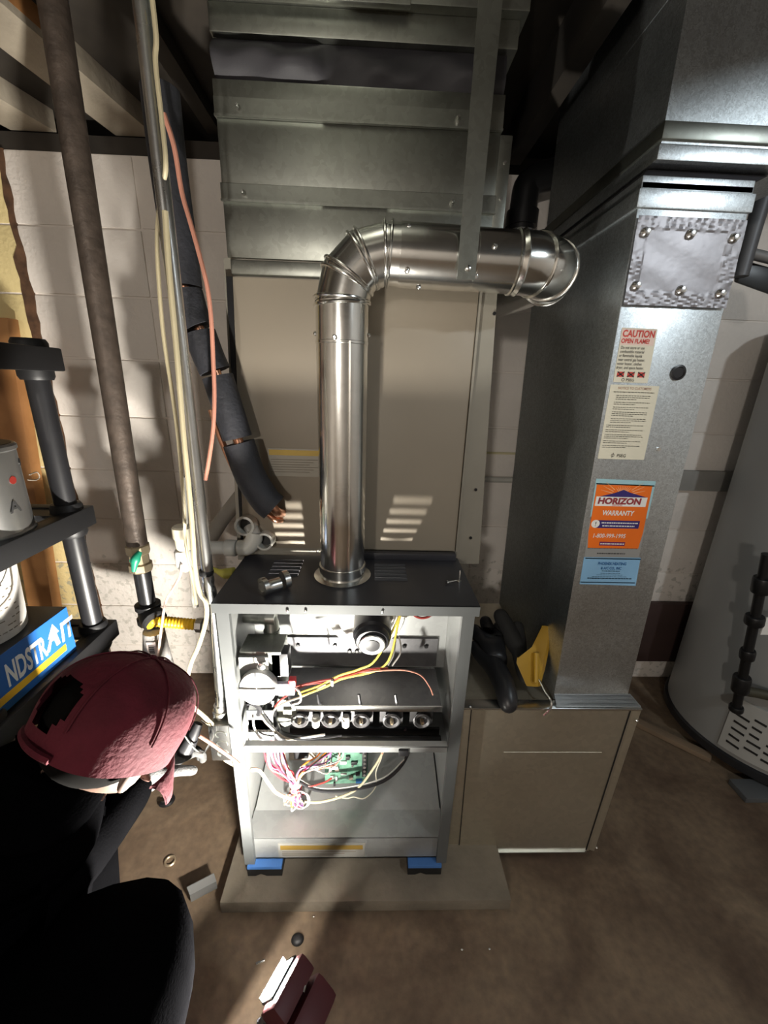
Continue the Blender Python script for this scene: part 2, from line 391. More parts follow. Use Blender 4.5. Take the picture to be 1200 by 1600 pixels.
# top cover with louvre slots
slots = [(-.236, -.166, .838 + .0185 * i, .848 + .0185 * i) for i in range(5)] + [(.012, .088, .826 + .0185 * i, .835 + .0185 * i) for i in range(5)]
b = B(); b.plate(-.318, .230, .712, .950, .862, .866, slots); b.box(-.318, .230, .712, .716, .843, .866, .001)
b.box(-.318, -.314, .716, .950, .843, .862); b.box(.226, .230, .716, .950, .843, .862)
cv = obj('top_cover', b, COVER, fr, sm=False)
b = B(); b.box(-.3175, .2295, .7112, .712, .8435, .8655); lab(obj('front_lip', b, GREY, cv, sm=False), 'lighter grey front lip')
for i, (x0, x1, y0, y1) in enumerate(slots):
    b = B(); b.prism([(x0, y0 - .006, .866), (x0, y0 - .0005, .866), (x0, y0 - .0005, .8705)], (x1 - x0, 0, 0)); obj('louvre', b, COVER, cv, sm=False)
b = B(); b.box(-.02, .222, .932, .950, .866, .884, .002); obj('rear_lip', b, COVER, cv)
for x in (-.165, -.128, .028): b = B(); b.lathe([(.003, 0), (.003, .002), (.0015, .003)], (x, .7105, .853), (0, -1, 0), 8); obj('screw', b, CHROME, cv)
# vestibule back wall
b = B(); b.box(FX0 + .006, FX1 - .006, .932, .936, .535, .842); obj('vestibule_panel', b, LINER, fr, sm=False)
b = B(); b.box(FX0 + .05, FX1 - .03, .924, .931, .545, .635); vp = lab(obj('collector_plate', b, DARKSTEEL, fr, sm=False), 'dark steel collector plate with bolt heads')
for x in (-.19, -.09, -.05, -.03, .10, .16): b = B(); b.lathe([(.006, 0), (.006, .004), (.004, .006)], (x, .924, .612 if x not in (-.05, -.03) else .595), (0, -1, 0), 6); obj('bolt', b, BLKIRON, vp)
# inducer
b = B(); b.lathe([(.104, 0), (.104, .018), (.100, .024), (.078, .026), (.074, .030), (.074, .036), (.070, .042), (.02, .044)], (-.006, .928, .722), (0, -1, 0), 40)
ind = lab(obj('inducer_housing', b, mat('inducer_plastic', (.50, .49, .46), .4), fr), 'round white draft inducer housing')
b = B(); b.lathe([(.045, 0), (.047, .004), (.047, .06), (.042, .066), (.042, .078), (.038, .084), (.02, .088), (.018, .094), (.005, .095)], (.010, .884, .725), (0, -1, -.18), 28)
mt = lab(obj('inducer_motor', b, BLACKG, ind), 'black motor facing forward')
b = B(); b.lathe([(.030, 0), (.032, .002), (.030, .004)], (.010, .797, .709), (0, -1, -.18), 24); lab(obj('motor_ring', b, CHROME, ind), 'bright end ring')
b = B(); b.lathe([(.03, 0), (.034, .01), (.034, .02), (.026, .026), (.01, .028)], (.092, .926, .745), (0, -1, 0), 24); lab(obj('pressure_switch', b, PVC, fr), 'white pressure switch')
# burner box
b = B(); b.prism([(-.21, .80, .524), (-.21, .92, .540), (-.21, .92, .536), (-.21, .803, .520)], (.40, 0, 0)); bbx = lab(obj('burner_box', b, DARKSTEEL, fr, sm=False), 'flat dark burner box top')
b = B(); b.box(-.214, .192, .796, .801, .510, .526, .001); lab(obj('burner_rail', b, CHROME, bbx), 'bright front rail')
b = B(); b.box(-.214, .192, .90, .905, .40, .53); obj('burner_back', b, BLKIRON, bbx, sm=False)
for i in range(5):
    x = -.168 + .0775 * i
    b = B(); b.lathe([(.010, -.06), (.012, -.01), (.021, 0), (.023, .006), (.019, .008), (.014, .004), (.012, -.02)], (x, .80, .482), (0, -1, 0), 20)
    b.box(x - .030, x + .030, .812, .816, .456, .508); obj('burner', b, DARKSTEEL, fr)
    b = B(); b.lathe([(.005, 0), (.005, .012), (.003, .016)], (x, .800, .482), (0, -1, 0), 6); obj('gas_orifice', b, BRASS, fr)
for x in (-.128, -.052): b = B(); b.lathe([(.010, 0), (.011, .02), (.008, .03), (.004, .031)], (x, .80, .462), (0, 0, 1), 12); lab(obj('ceramic_plug', b, PVC, fr), 'white ceramic igniter plug')
b = B(); b.tube([(-.23, .79, .56), (-.235, .785, .50), (-.222, .78, .455), (-.19, .778, .438), (-.12, .777, .435), (.19, .777, .435)], .0145, 14); lab(obj('manifold_pipe', b, BLKIRON, fr), 'black gas manifold pipe')
b = B(); b.box(-.195, .19, .80, .806, .40, .452); obj('burner_support', b, BLKIRON, fr, sm=False)
b = B(); b.lathe([(.042, 0), (.044, .003), (.044, .012), (.02, .014)], (-.218, .806, .505), (0, -1, 0), 28); b.box(-.205, -.185, .785, .80, .505, .525); lab(obj('rollout_disc', b, GALV, fr), 'round grey metal disc beside the burners')
# gas valve
b = B(); b.box(-.292, -.196, .765, .835, .60, .71, .005); gv = lab(obj('gas_valve', b, GALV, fr), 'silver gas valve with round white cap')
b = B(); b.box(-.292, -.225, .758, .766, .62, .70, .003); obj('valve_face', b, mat('pale_valve_face', (.36, .36, .33), .5), gv)
b = B(); b.lathe([(.041, 0), (.043, .004), (.043, .016), (.040, .02), (.005, .021)], (-.248, .757, .628), (0, -1, .15), 36); cap = lab(obj('regulator_cap', b, mat('ivory_cap', (.42, .42, .40), .5), gv), 'round white cap with cross slots')
for ang in (0, math.pi / 2):
    b = B(); b.obox((-.248, .7352, .6315), (.084, .001, .0025), rotxyz(.15, 0, 0) @ M.Rotation(ang, 3, 'Y')); obj('cross_line', b, GREYINK, gv)
b = B(); b.box(-.222, -.182, .765, .80, .64, .705, .003); obj('valve_coil', b, BLACKG, gv)
b = B(); b.box(-.212, -.168, .752, .763, .60, .632, .002); obj('valve_tag', b, mat('lilac_tag', (.62, .58, .66), .5), gv)
b = B(); b.box(-.18, -.164, .748, .765, .628, .645, .002); lab(obj('red_connector', b, RED, gv), 'red wire connector')
b = B(); b.lathe([(.007, 0), (.009, .004), (.009, .012), (.004, .014)], (-.238, .757, .685), (0, -1, 0), 12); obj('valve_screw', b, CHROME, gv)
b = B(); b.tube([(-.33, .86, .738), (-.27, .86, .738), (-.243, .858, .734), (-.238, .853, .712), (-.238, .84, .69), (-.238, .82, .68)], [.014, .014, .017, .018, .015, .014], 14); lab(obj('gas_inlet', b, GALV, fr), 'elbowed gas inlet pipe')
b = B(); b.lathe([(.020, 0), (.020, .022)], (-.251, .859, .738), (1, 0, 0), 14); b.lathe([(.020, 0), (.020, .016)], (-.238, .85, .695), (0, 0, 1), 14); obj('gas_elbow', b, GALV, fr)
b = B(); b.box(-.286, -.23, .762, .79, .485, .52, .002); b.box(-.286, -.225, .762, .765, .455, .545); obj('door_switch_bracket', b, LINER, fr, sm=False)
# middle rail and blower compartment
b = B(); b.box(FX0 + .028, FX1 - .028, .722, .726, .462, .480); b.box(FX0 + .028, FX1 - .028, .722, .737, .478, .481)
mr_ = lab(obj('middle_rail', b, LINER, fr, sm=False), 'pale folded middle rail')
b = B(); b.box(FX0 + .006, FX1 - .006, .80, .93, .395, .40); obj('blower_deck', b, LINER, fr, sm=False)
for x in (-.265, -.07): b = B(); b.lathe([(.0025, 0), (.0025, .002)], (x, .7215, .471), (0, -1, 0), 8); obj('screw', b, CHROME, mr_)
b = B(); b.box(.078, .102, .716, .73, .456, .473, .002); lab(obj('door_latch', b, BLACKG, mr_), 'black latch clip')
b = B(); b.box(FX0 + .008, FX1 - .008, .73, .735, .08, .158); b.box(FX0 + .008, FX1 - .008, .73, .806, .156, .160)
bl = lab(obj('bottom_panel', b, LINER, fr, sm=False), 'galvanized bottom panel')
b = B(); b.box(FX0 + .008, FX1 - .008, .73, 1.44, .08, .084); obj('bottom_pan', b, LINER, fr, sm=False)
b = B(); b.prism([(FX0 + .01, .80, .16), (FX0 + .01, 1.10, .24), (FX0 + .01, 1.12, .39), (FX0 + .01, 1.12, .16)], (FX1 - FX0 - .02, 0, 0)); obj('blower_shroud', b, LINER, fr, sm=False)
b = B(); b.box(-.225, .004, .7285, .7298, .086, .140); rl = lab(obj('rating_label', b, mat('label_stock', (.30, .295, .27), .5), fr, sm=False), 'white rating label with amber band')
b = B(); b.box(-.219, -.002, .7280, .7284, .116, .132); obj('amber_band', b, mat('dull_amber', (.30, .19, .04), .5), rl, sm=False)
for i, z in enumerate((.108, .101, .095)): b = B(); b.box(-.215, -.02 - .03 * i, .7280, .7284, z - .0012, z + .0012); obj('print_line', b, GREYINK, rl, sm=False)
b = B(); b.box(-.304, -.292, .726, .73, .10, .135, .001); obj('corner_tag', b, PAPER, fr)
# blower scroll: big round plate behind the board
b = B(); b.lathe([(.19, 0), (.192, .004), (.192, .02), (.185, .024), (.10, .026)], (-.02, 1.06, .36), (0, -1, -.5), 44); lab(obj('blower_scroll', b, LINER, fr), 'rounded blower housing edge')
# control board
R_b = rotxyz(-.22, 0, .03)
bc = V((-.055, .885, .262))
b = B(); b.obox(bc, (.125, .003, .19), R_b, .001); cb = lab(obj('control_board', b, PCB, fr), 'green circuit board with connectors')
for i in range(34):
    px, pz = random.uniform(-.055, .055), random.uniform(-.088, .088); s = random.choice(((.012, .01), (.006, .014), (.018, .008), (.005, .005)))
    b = B(); b.obox(bc + R_b @ V((px, -.005, pz)), (s[0], random.uniform(.004, .012), s[1]), R_b, .0006)
    obj('component', b, random.choice((BLACKG, WHITEP, PVC, BLACKG, GREYINK, DBLUE, CHROME)), cb)
b = B(); b.obox(bc + R_b @ V((.052, -.008, -.02)), (.014, .016, .075), R_b, .001); lab(obj('terminal_strip', b, BLACKG, cb), 'black terminal strip')
for k in range(6): b = B(); b.lathe([(.004, 0), (.004, .003)], bc + R_b @ V((.052, -.016, -.05 + .012 * k)), R_b @ V((0, -1, 0)), 8); obj('terminal_screw', b, CHROME, cb)
b = B(); b.obox(bc + V((-.125, .005, .05)), (.075, .05, .085), R_b, .003); tf = lab(obj('transformer', b, GREYINK, fr), 'transformer with dark windings')
b = B(); b.obox(bc + V((-.125, -.022, .05)), (.04, .02, .05), R_b, .004); obj('winding', b, BLACKG, tf)
b = B(); b.obox(bc + V((-.155, -.03, .075)), (.02, .02, .03), R_b, .003); obj('relay', b, RED, tf)
# wires in the lower compartment
tie = V((-.188, .80, .262))
def wire(pts, r, m, name='wire', parent=fr, n=6, sm=5): b = B(); b.tube(pts, r, n, sm); return obj(name, b, m, parent)
cols = [MAGENTA, RED, PINK, WHITEW, MAGENTA, PURPLE, RED, WHITEW, ORANGE, PINK, MAGENTA, BLACKG, WHITEW, PURPLE, RED, PINK]
for i in range(16):
    j = lambda s: random.uniform(-s, s)
    p0 = V((-.262 + .0032 * i + j(.003), .79 + j(.012), .425))
    p1 = V((-.248 + .0028 * i + j(.006), .785 + j(.012), .355 + j(.01)))
    p2 = V((-.222 + .0018 * i + j(.006), .79 + j(.01), .31 + j(.008)))
    dz = random.uniform(.04, .085)
    p4 = tie + V((j(.022), j(.01), -dz)); p5 = p4 + V((j(.012), j(.01), -.008)); p6 = tie + V((j(.02), j(.012), -dz * .5))
    wire([p0, p1, p2, tie + V((j(.008), j(.008), j(.004))), tie + V((j(.012), j(.01), -dz * .6)), p4, p5, p6, tie + V((j(.005), j(.005), 0))], .0021, cols[i])
for i in range(12):
    j = lambda s: random.uniform(-s, s)
    e = bc + R_b @ V((-.066 + .005 * i + j(.003), -.012, .06 - .045 * (i % 3) * .5 + j(.02)))
    wire([tie + V((j(.006), j(.006), 0)), tie + V((.018 + .0015 * i + j(.005), j(.01), .05 + j(.008))), e + V((-.01, -.025, -.02 + j(.01))), e], .0021, (ORANGE, WHITEW, PINK, ORANGE, PURPLE, WHITEW, ORANGE, MAGENTA, WHITEW, BLACKG, PINK, WHITEW)[i])
b = B(); b.lathe([(.016, -.004), (.018, 0), (.016, .004)], tie, (.3, 0, 1), 14); lab(obj('cable_tie', b, WHITEW, fr), 'white cable tie round the bundle')
for k, (dx, rad) in enumerate(((.02, .022), (.035, .018), (-.03, .014))):
    c = tie + V((dx * .6, -.006, -.055)); wire([c + V((rad * math.cos(a), 0, rad * 1.5 * math.sin(a))) for a in [i * .7 for i in range(10)]], .0018, WHITEW)
wire([(-.282, .74, .385), (-.262, .745, .375), (-.245, .75, .33), (-.228, .76, .28), (-.20, .775, .242), tie + V((0, 0, -.04))], .0042, CREAM, 'supply_cable', n=8)
wire([tie + V((.0, 0, -.065)), (-.12, .79, .205), (-.03, .80, .232), (.02, .82, .285), (.052, .84, .34), (.05, .85, .365), (.0, .86, .37)], .0032, CREAM, 'supply_cable', n=8)
wire([tie + V((.01, 0, .005)), (-.13, .80, .235), (-.05, .80, .235), (.05, .81, .255), (.11, .83, .31), (.125, .84, .40), (.10, .80, .45)], .0042, BLACKG, 'motor_cable', n=8)
wire([tie + V((.01, .005, .008)), (-.13, .805, .238), (-.05, .806, .238), (.05, .815, .262), (.108, .83, .312)], .0018, WHITEW)
wire([tie + V((.02, 0, 0)), (-.15, .80, .25), (-.11, .80, .265), (-.09, .80, .28)], .0022, REDBRN)
wire([(.0, .86, .33), (.035, .85, .335), (.045, .84, .31), (.03, .82, .28), (.03, .81, .235), (.0, .80, .205), (-.03, .80, .21), (-.05, .80, .205), (-.08, .795, .22)], .0016, PAPER)
wire([(.0, .86, .35), (.03, .85, .36), (.05, .84, .35), (.045, .83, .33)], .0016, PINK)
# wires in the vestibule
wire([(.095, .88, .80), (.07, .84, .745), (.02, .80, .665), (-.02, .795, .64), (-.07, .795, .62), (-.115, .79, .595), (-.165, .775, .585)], .0027, YELW)
wire([(.095, .885, .80), (.075, .85, .74), (.055, .81, .665), (.02, .80, .632), (-.06, .795, .612), (-.10, .79, .592), (-.16, .77, .58)], .0027, YELW)
wire([(.05, .80, .64), (.0, .80, .635), (-.06, .795, .617), (-.12, .79, .608), (-.18, .775, .603)], .0025, REDBRN)
wire([(.03, .80, .64), (-.03, .80, .628), (-.09, .795, .604), (-.15, .79, .596), (-.20, .77, .575), (-.22, .77, .55)], .0025, REDBRN)
wire([(-.10, .79, .60), (-.15, .78, .575), (-.2, .77, .56), (-.225, .77, .535), (-.23, .77, .50)], .0026, GREYINK)
wire([(-.02, .80, .625), (.04, .795, .637), (.09, .795, .638), (.13, .80, .62), (.155, .80, .585), (.165, .80, .56)], .0018, PINK)
wire([(.07, .86, .69), (.065, .83, .66), (.05, .81, .64)], .0022, WHITEW); wire([(.078, .86, .69), (.082, .83, .665), (.06, .81, .638)], .0022, WHITEW)
wire([(.095, .87, .80), (.105, .85, .765), (.13, .845, .752), (.157, .85, .762), (.165, .87, .80)], .0032, REDBRN)
b = B(); b.obox((-.085, .79, .605), (.006, .012, .016), rotz(.3), .002); obj('cable_tie', b, WHITEW, fr)
wire([(-.17, .76, .62), (-.155, .75, .61), (-.155, .75, .585), (-.175, .755, .57)], .0025, WHITEW)
wire([(-.27, .757, .53), (-.268, .755, .50), (-.25, .75, .47), (-.21, .75, .462), (-.15, .755, .47), (-.10, .76, .475)], .0027, WHITEW)
wire([(-.255, .757, .545), (-.235, .755, .51), (-.20, .75, .478), (-.17, .75, .466)], .0027, GREYINK)
wire([(-.245, .757, .54), (-.225, .755, .505), (-.19, .75, .472), (-.10, .757, .468), (-.06, .76, .472)], .0020, BLACKG)
wire([(-.28, .76, .57), (-.265, .75, .58), (-.25, .75, .565), (-.255, .75, .545)], .006, BLACKG, 'cable_loop')
for x in (-.19, -.12, -.02, .07): wire([(x, .79, .57), (x + .004, .785, .548), (x + .006, .795, .536)], .004, BLACKG, 'sensor_plug')
# feet
for x0 in (-.305, .12):
    b = B(); b.prism([(x0, .712, .042), (x0 + .02, .712, .042), (x0 + .035, .712, .05), (x0 + .05, .712, .042), (x0 + .09, .712, .042), (x0 + .09, .712, .068), (x0, .712, .068)], (0, .10, 0)); ft = lab(obj('foot', b, BLACK, fr, sm=False), 'black rubber foot')
    b = B(); b.box(x0, x0 + .09, .711, .81, .068, .079, .002); lab(obj('foot_pad', b, BLUEPAD, fr), 'blue foam pad')

# ------------------------------------------------------------------ loose things on the furnace cover
for i, (x, y, a, l) in enumerate((((.175, .805, .4, 'small zinc screw lying flat on the dark furnace cover')), (.207, .818, 1.4, 'small zinc screw standing head down on the furnace cover, near its right end'))):
    b = B(); up = i == 1
    ax = V((0, 0, 1)) if up else V((math.cos(a), math.sin(a), 0)); o0 = V((x, y, .8665 if up else .8715))
    b.lathe([(.005, 0), (.005, .003), (.002, .004), (.002, .026), (.0005, .03)], o0, ax, 10); tag(obj('screw', b, CHROME), l, 'screw')
b = B(); b.tube([(-.192, .772, .8805), (-.212, .757, .8805), (-.222, .745, .8815)], [.0145, .0145, .0145], 16)
b.lathe([(.0195, 0), (.0195, .012), (.012, .013)], (-.187, .776, .8865), (.8, .6, 0), 16); b.lathe([(.019, 0), (.019, .01), (.011, .011), (.010, 0)], (-.216, .752, .8860), (-.75, -.66, 0), 16)
tag(obj('pipe_fitting', b, CHROME), 'loose metal pipe elbow lying on the dark furnace cover beside the louvres', 'pipe fitting')

# ------------------------------------------------------------------ coil cabinet behind
cc = thing('coil_cabinet', 'tall taupe sheet metal coil cabinet behind the round vent pipe', 'cabinet', (-.03, 1.2, .875))
b = B(); b.prism([(-.345, .962, .845), (.292, .962, .845), (.262, .962, 1.535), (-.318, .962, 1.535)], (0, .48, 0)); obj('cabinet_shell', b, COILTRIM, cc, sm=False)
b = B(); b.prism([(-.325, .952, .885), (.222, .952, .885), (.222, .952, 1.50), (-.300, .952, 1.50)], (0, .010, 0), .003); fp = obj('front_panel', b, COIL, cc)
b = B(); b.box(-.30, .225, .945, .962, 1.503, 1.53, .003); lab(obj('top_rail', b, GALV, cc), 'bare metal top rail')
b = B(); b.prism([(-.332, .955, .885), (-.326, .955, .885), (-.301, .955, 1.50), (-.314, .955, 1.50)], (0, .007, 0)); obj('edge_gap', b, BLACK, cc, sm=False)
b = B(); b.prism([(.223, .948, .885), (.228, .948, .885), (.228, .948, 1.50), (.223, .948, 1.50)], (0, .012, 0)); obj('edge_trim', b, COILTRIM, cc, sm=False)
b = B(); b.box(-.248, -.118, .9508, .9519, 1.075, 1.142); lb = lab(obj('warning_label', b, COILTRIM, cc, sm=False), 'faded label with amber heading')
b = B(); b.box(-.245, -.121, .9502, .9507, 1.126, 1.139); obj('amber_band', b, YLAB, lb, sm=False)
for k in range(6): b = B(); b.box(-.242, -.13 - .01 * (k % 3), .9502, .9507, 1.115 - .006 * k, 1.1165 - .006 * k); obj('print_line', b, GREYINK, lb, sm=False)
for z in (.92, 1.05, 1.45): b = B(); b.lathe([(.004, 0), (.004, .003)], (.262, .962, z), (0, -1, 0), 8); obj('screw', b, BLKIRON, cc)
for p, r in (((-.307, .952, .952), .024), ((-.262, .952, .912), .022)):
    b = B(); b.lathe([(r, 0), (r, .035), (r * .78, .036), (r * .74, .01)], p, (0, -1, .1), 24); lab(obj('drain_port', b, PVC, cc), 'white round drain port')
    b = B(); b.lathe([(r * .72, 0), (r * .7, .012)], p, (0, -1, .1), 20); obj('port_hole', b, BLACK, cc)

# ------------------------------------------------------------------ supply plenum, canvas joint, trunk
pl = thing('supply_plenum', 'stacked galvanized supply plenum above the taupe coil cabinet', 'duct', (-.03, 1.2, 1.535))
def ring(z0, z1, g, x0=-.308, x1=.236, y0=.955, y1=1.44, bev=.002): b = B(); b.box(x0 - g, x1 + g, y0 - g, y1 + g, z0, z1, bev); return b
obj('lower_section', ring(1.535, 1.648, 0), GALV, pl); obj('upper_section', ring(1.648, 1.765, 0), GALV, pl); obj('top_section', ring(1.765, 1.822, .002), GALV, pl)
for z in (1.632, 1.766):
    b = B(); b.prism([(-.310, .956, z), (-.310, .948, z - .001), (-.310, .948, z + .0025), (-.310, .952, z + .004), (-.310, .9528, z + .030), (-.310, .956, z + .032)], (.548, 0, 0)); sc = obj('slip_cleat', b, GALV, pl, sm=False)
    for x in (-.265, .15): b = B(); b.lathe([(.005, 0), (.005, .003), (.002, .012)], (x, .952, z + .014), (0, -1, 0), 8); obj('screw', b, CHROME, sc)
b = B(); b.box(.236, .262, .96, .99, 1.54, 1.765, .003); dc = obj('drive_cleat', b, GALV, pl)
for z in (1.56, 1.60, 1.66, 1.72): b = B(); b.lathe([(.003, 0), (.003, .003)], (.25, .96, z), (0, -1, 0), 8); obj('rivet', b, CHROME, dc)
# canvas: wrinkled ring
b = B(); nx, nz = 46, 7; G = []
for i in range(nz + 1):
    row = []
    for k in range(nx + 1):
        x = -.305 + .54 * k / nx; s = math.sin(math.pi * i / nz)
        y = .962 - s * (.010 + .003 * math.sin(k * .45 + i * .7) + .0025 * math.sin(k * .9 - i * .9)) - (.012 if k < 17 else 0) * s
        row.append(b.bm.verts.new((x, y, 1.8225 + .061 * i / nz + .004 * math.sin(k * .4) * s)))
    G.append(row)
for i in range(nz):
    for k in range(nx): b.bm.faces.new((G[i][k], G[i][k + 1], G[i + 1][k + 1], G[i + 1][k]))
b.box(-.304, .234, .966, 1.43, 1.823, 1.8835)
tag(obj('duct_connector', b, CANVAS, ang=80), 'wrinkled black canvas duct connector between the supply plenum and ceiling trunk', 'connector')
tr = thing('supply_duct', 'dark galvanized supply trunk duct hung under the ceiling above the plenum', 'duct', (0, 1.0, 1.885))
b = B(); b.box(-.306, .25, .948, 1.45, 1.884, 1.925, .002); obj('collar', b, GALV, tr)
b = B(); b.prism([(-.306, .93, 1.925), (.26, .93, 1.925), (.26, 1.46, 1.925), (-.306, 1.46, 1.925)], (0, 0, .112), .002); obj('trunk_body', b, GALV, tr)
b = B(); b.box(-.312, .05, .922, .934, 1.918, 1.93, .002); obj('slip_cleat', b, GALV, tr)
b = B(); b.box(-.30, .135, .2, .929, 1.965, 2.035, .002); obj('trunk_run', b, GALV, tr)
for x in (-.305, -.13): b = B(); b.lathe([(.006, 0), (.006, .003), (.003, .008)], (x, .921, 1.921), (0, -1, 0), 8); obj('screw', b, CHROME, tr)

# ------------------------------------------------------------------ vent pipe
vp = thing('vent_pipe', 'shiny round galvanized vent pipe rising from the furnace cover and elbowing right', 'pipe', (-.063, .845, .866))
CX, CY, R0 = -.063, .845, .0505
def pipe(name, prof, o, ax, m=BRIGHT, n=36, parent=vp): b = B(); b.lathe(prof, o, ax, n); return obj(name, b, m, parent, ang=30)
pipe('base_collar', [(.064, 0), (.066, .003), (.0535, .006), (.0535, .03), (R0 - .002, .031)], (CX, CY, .866), (0, 0, 1))
pipe('vertical_pipe', [(R0, .01), (R0, .50), (R0 + .0015, .501), (R0 + .0015, .505), (R0, .506), (R0, .575)], (CX, CY, .866), (0, 0, 1))
b = B(); b.box(CX + .0165, CX + .0195, CY - .0515, CY - .045, .90, 1.37); obj('lock_seam', b, BRIGHT, vp)
# elbow: 4 gores, 90 degrees
EZ = 1.440; ER = .083; H = V((CX + ER, CY, EZ))
def epos(a, rr=0): return H + V((-math.cos(a) * (ER + rr), 0, math.sin(a) * (ER + rr)))
cuts = [0, math.radians(30), math.radians(60), math.radians(90)]
def gring(bm, a, r, n=36):      # ring on the cut plane at angle a, stretched so straight gores join
    vs = []
    for k in range(n):
        th = 2 * math.pi * k / n; vs.append(bm.verts.new(epos(a, r * math.cos(th)) + V((0, r * math.sin(th), 0))))
    return vs
for i in range(3):
    b = B(); A = gring(b.bm, cuts[i], R0 + .001); C_ = gring(b.bm, cuts[i + 1], R0 + .001)
    for k in range(36): b.bm.faces.new((A[k], A[(k + 1) % 36], C_[(k + 1) % 36], C_[k]))
    obj('elbow_gore', b, BRIGHT, vp)
for a in cuts:
    for s in (-.055, .055):
        pts = [epos(a + s, (R0 + .002) * math.cos(t_)) + V((0, (R0 + .002) * math.sin(t_), 0)) for t_ in [2 * math.pi * k / 32 for k in range(33)]]
        b = B(); b.tube(pts, .0028, 8, 0, False); obj('elbow_bead', b, BRIGHT, vp)
HZ = EZ + ER; HX = CX + ER
pipe('horizontal_pipe', [(R0 - .001, -.004), (R0, .022), (R0 + .0018, .0222), (R0 + .0018, .150), (R0, .1505), (R0, .165)], (HX, CY, HZ), (1, 0, -.02))
hp2 = pipe('end_pipe', [(R0 + .001, .16), (R0 + .001, .232), (R0 + .004, .234), (R0 + .004, .237), (R0 + .001, .239), (R0 + .003, .243), (R0 + .005, .246), (R0 + .003, .249)], (HX, CY, HZ), (1, 0, -.02))
# adjustable end elbow turning back to the flue
b = B(); e0 = V((HX + .248, CY, HZ - .005)); rings = []
for i in range(9):
    a = math.radians(90 * i / 8); c = e0 + V((math.sin(a) * .085, (1 - math.cos(a)) * .085, 0)); dx = V((math.sin(a), -math.cos(a), 0))
    rings.append([b.bm.verts.new(c + dx * (R0 + .002) * math.cos(t_) + V((0, 0, (R0 + .002) * math.sin(t_)))) for t_ in [2 * math.pi * k / 36 for k in range(36)]])
for A, C_ in zip(rings, rings[1:]):
    for k in range(36): b.bm.faces.new((A[k], A[(k + 1) % 36], C_[(k + 1) % 36], C_[k]))
obj('end_elbow', b, BRIGHT, vp)
for i in (2, 5, 8):
    a = math.radians(90 * i / 8); c = e0 + V((math.sin(a) * .085, (1 - math.cos(a)) * .085, 0)); dx = V((math.sin(a), -math.cos(a), 0))
    b = B(); b.tube([c + dx * (R0 + .003) * math.cos(t_) + V((0, 0, (R0 + .003) * math.sin(t_))) for t_ in [2 * math.pi * k / 32 for k in range(33)]], .003, 8, 0, False); obj('elbow_bead', b, BRIGHT, vp)
ec = e0 + V((.085, .085, 0)); pipe('back_pipe', [(R0, 0), (R0, .55)], ec, (0, 1, .06))
for p, ax in (((CX - R0, CY, 1.385), (-1, 0, 0)), ((CX + R0, CY, 1.385), (1, 0, 0)), ((CX - .01, CY - R0, 1.375), (0, -1, 0)), ((HX + .035, CY - R0 * .7, HZ + .034), (0, -.7, .7)), ((HX + .035, CY - R0 * .8, HZ - .034), (0, -.8, -.6)), ((HX + .185, CY - R0, HZ + .006), (0, -1, 0)), ((HX + .16, CY - R0 * .7, HZ - .036), (0, -.7, -.6)), ((HX + .06, CY - .01, HZ - R0 - .002), (0, 0, -1)), ((CX - R0 - .003, CY - .01, .93), (-1, 0, 0))):
    b = B(); b.lathe([(.0045, 0), (.0045, .003), (.0025, .005)], p, ax, 8); obj('screw', b, CHROME, vp)
# hanger strap
hg = thing('hanger_strap', 'grey sheet metal hanger strap holding up the horizontal vent pipe', 'strap', (.165, .79, 1.475))
b = B(); hy = .787
b.hexa([(.142, hy, 1.475), (.172, hy, 1.475), (.172, hy + .002, 1.475), (.142, hy + .002, 1.475), (.142, hy, 2.039), (.178, hy, 2.039), (.178, hy + .002, 2.039), (.142, hy + .002, 2.039)])
b.hexa([(.172, hy, 1.475), (.174, hy, 1.475), (.174, hy + .014, 1.475), (.172, hy + .014, 1.475), (.178, hy, 2.039), (.180, hy, 2.039), (.180, hy + .014, 2.039), (.178, hy + .014, 2.039)])
obj('strap_bar', b, GALV, hg, sm=False)
b = B(); b.lathe([(.005, 0), (.005, .003), (.003, .004)], (.160, hy, 1.492), (0, -1, 0), 8); obj('screw', b, CHROME, hg)

# ------------------------------------------------------------------ return box and return duct on the right
rb = thing('return_box', 'low galvanized return air box on the floor right of the furnace', 'duct', (.46, 1.0, .012))
b = B(); b.prism([(.228, .785, .012), (.662, .785, .012), (.676, .785, .533), (.228, .785, .533)], (0, .5, 0), .002); obj('box_body', b, GALV_BOX, rb)
b = B(); b.prism([(.662, .787, .012), (.676, .783, .012), (.694, .783, .533), (.676, .787, .533)], (0, .5, 0), .001); obj('corner_flange', b, GALV_BOX, rb, sm=False)
b = B(); b.prism([(.278, .7835, .014), (.660, .7835, .014), (.674, .7835, .530), (.263, .7835, .530)], (0, .0012, 0)); obj('front_sheet', b, GALV_BOX, rb, sm=False)
b = B(); b.tube([(.36, .7836, .392), (.62, .7836, .392)], .0012, 6, 0); lab(obj('crease', b, GALV_BOX, rb), 'horizontal crease line')
b = B(); b.prism([(.648, .7818, .02), (.651, .7818, .02), (.667, .7818, .53), (.664, .7818, .53)], (0, .0015, 0)); lab(obj('flange_gap', b, BLACK, rb, sm=False), 'dark gap along the corner flange')
b = B(); b.box(.30, .650, .779, .785, .012, .016); lab(obj('bottom_edge', b, CHROME, rb), 'bright bottom edge')
b = B(); b.prism([(.274, .7828, .014), (.276, .7828, .014), (.262, .7828, .53), (.260, .7828, .53)], (0, .0008, 0)); obj('seam', b, BLACK, rb, sm=False)
b = B(); b.box(.228, .694, .780, .81, .533, .538, .001); lab(obj('top_flange', b, CHROME, rb), 'bright folded top edge')
b = B(); b.box(.28, .352, .768, .785, .004, .022, .002); lab(obj('clip', b, CHROME, rb), 'small bright metal clip')
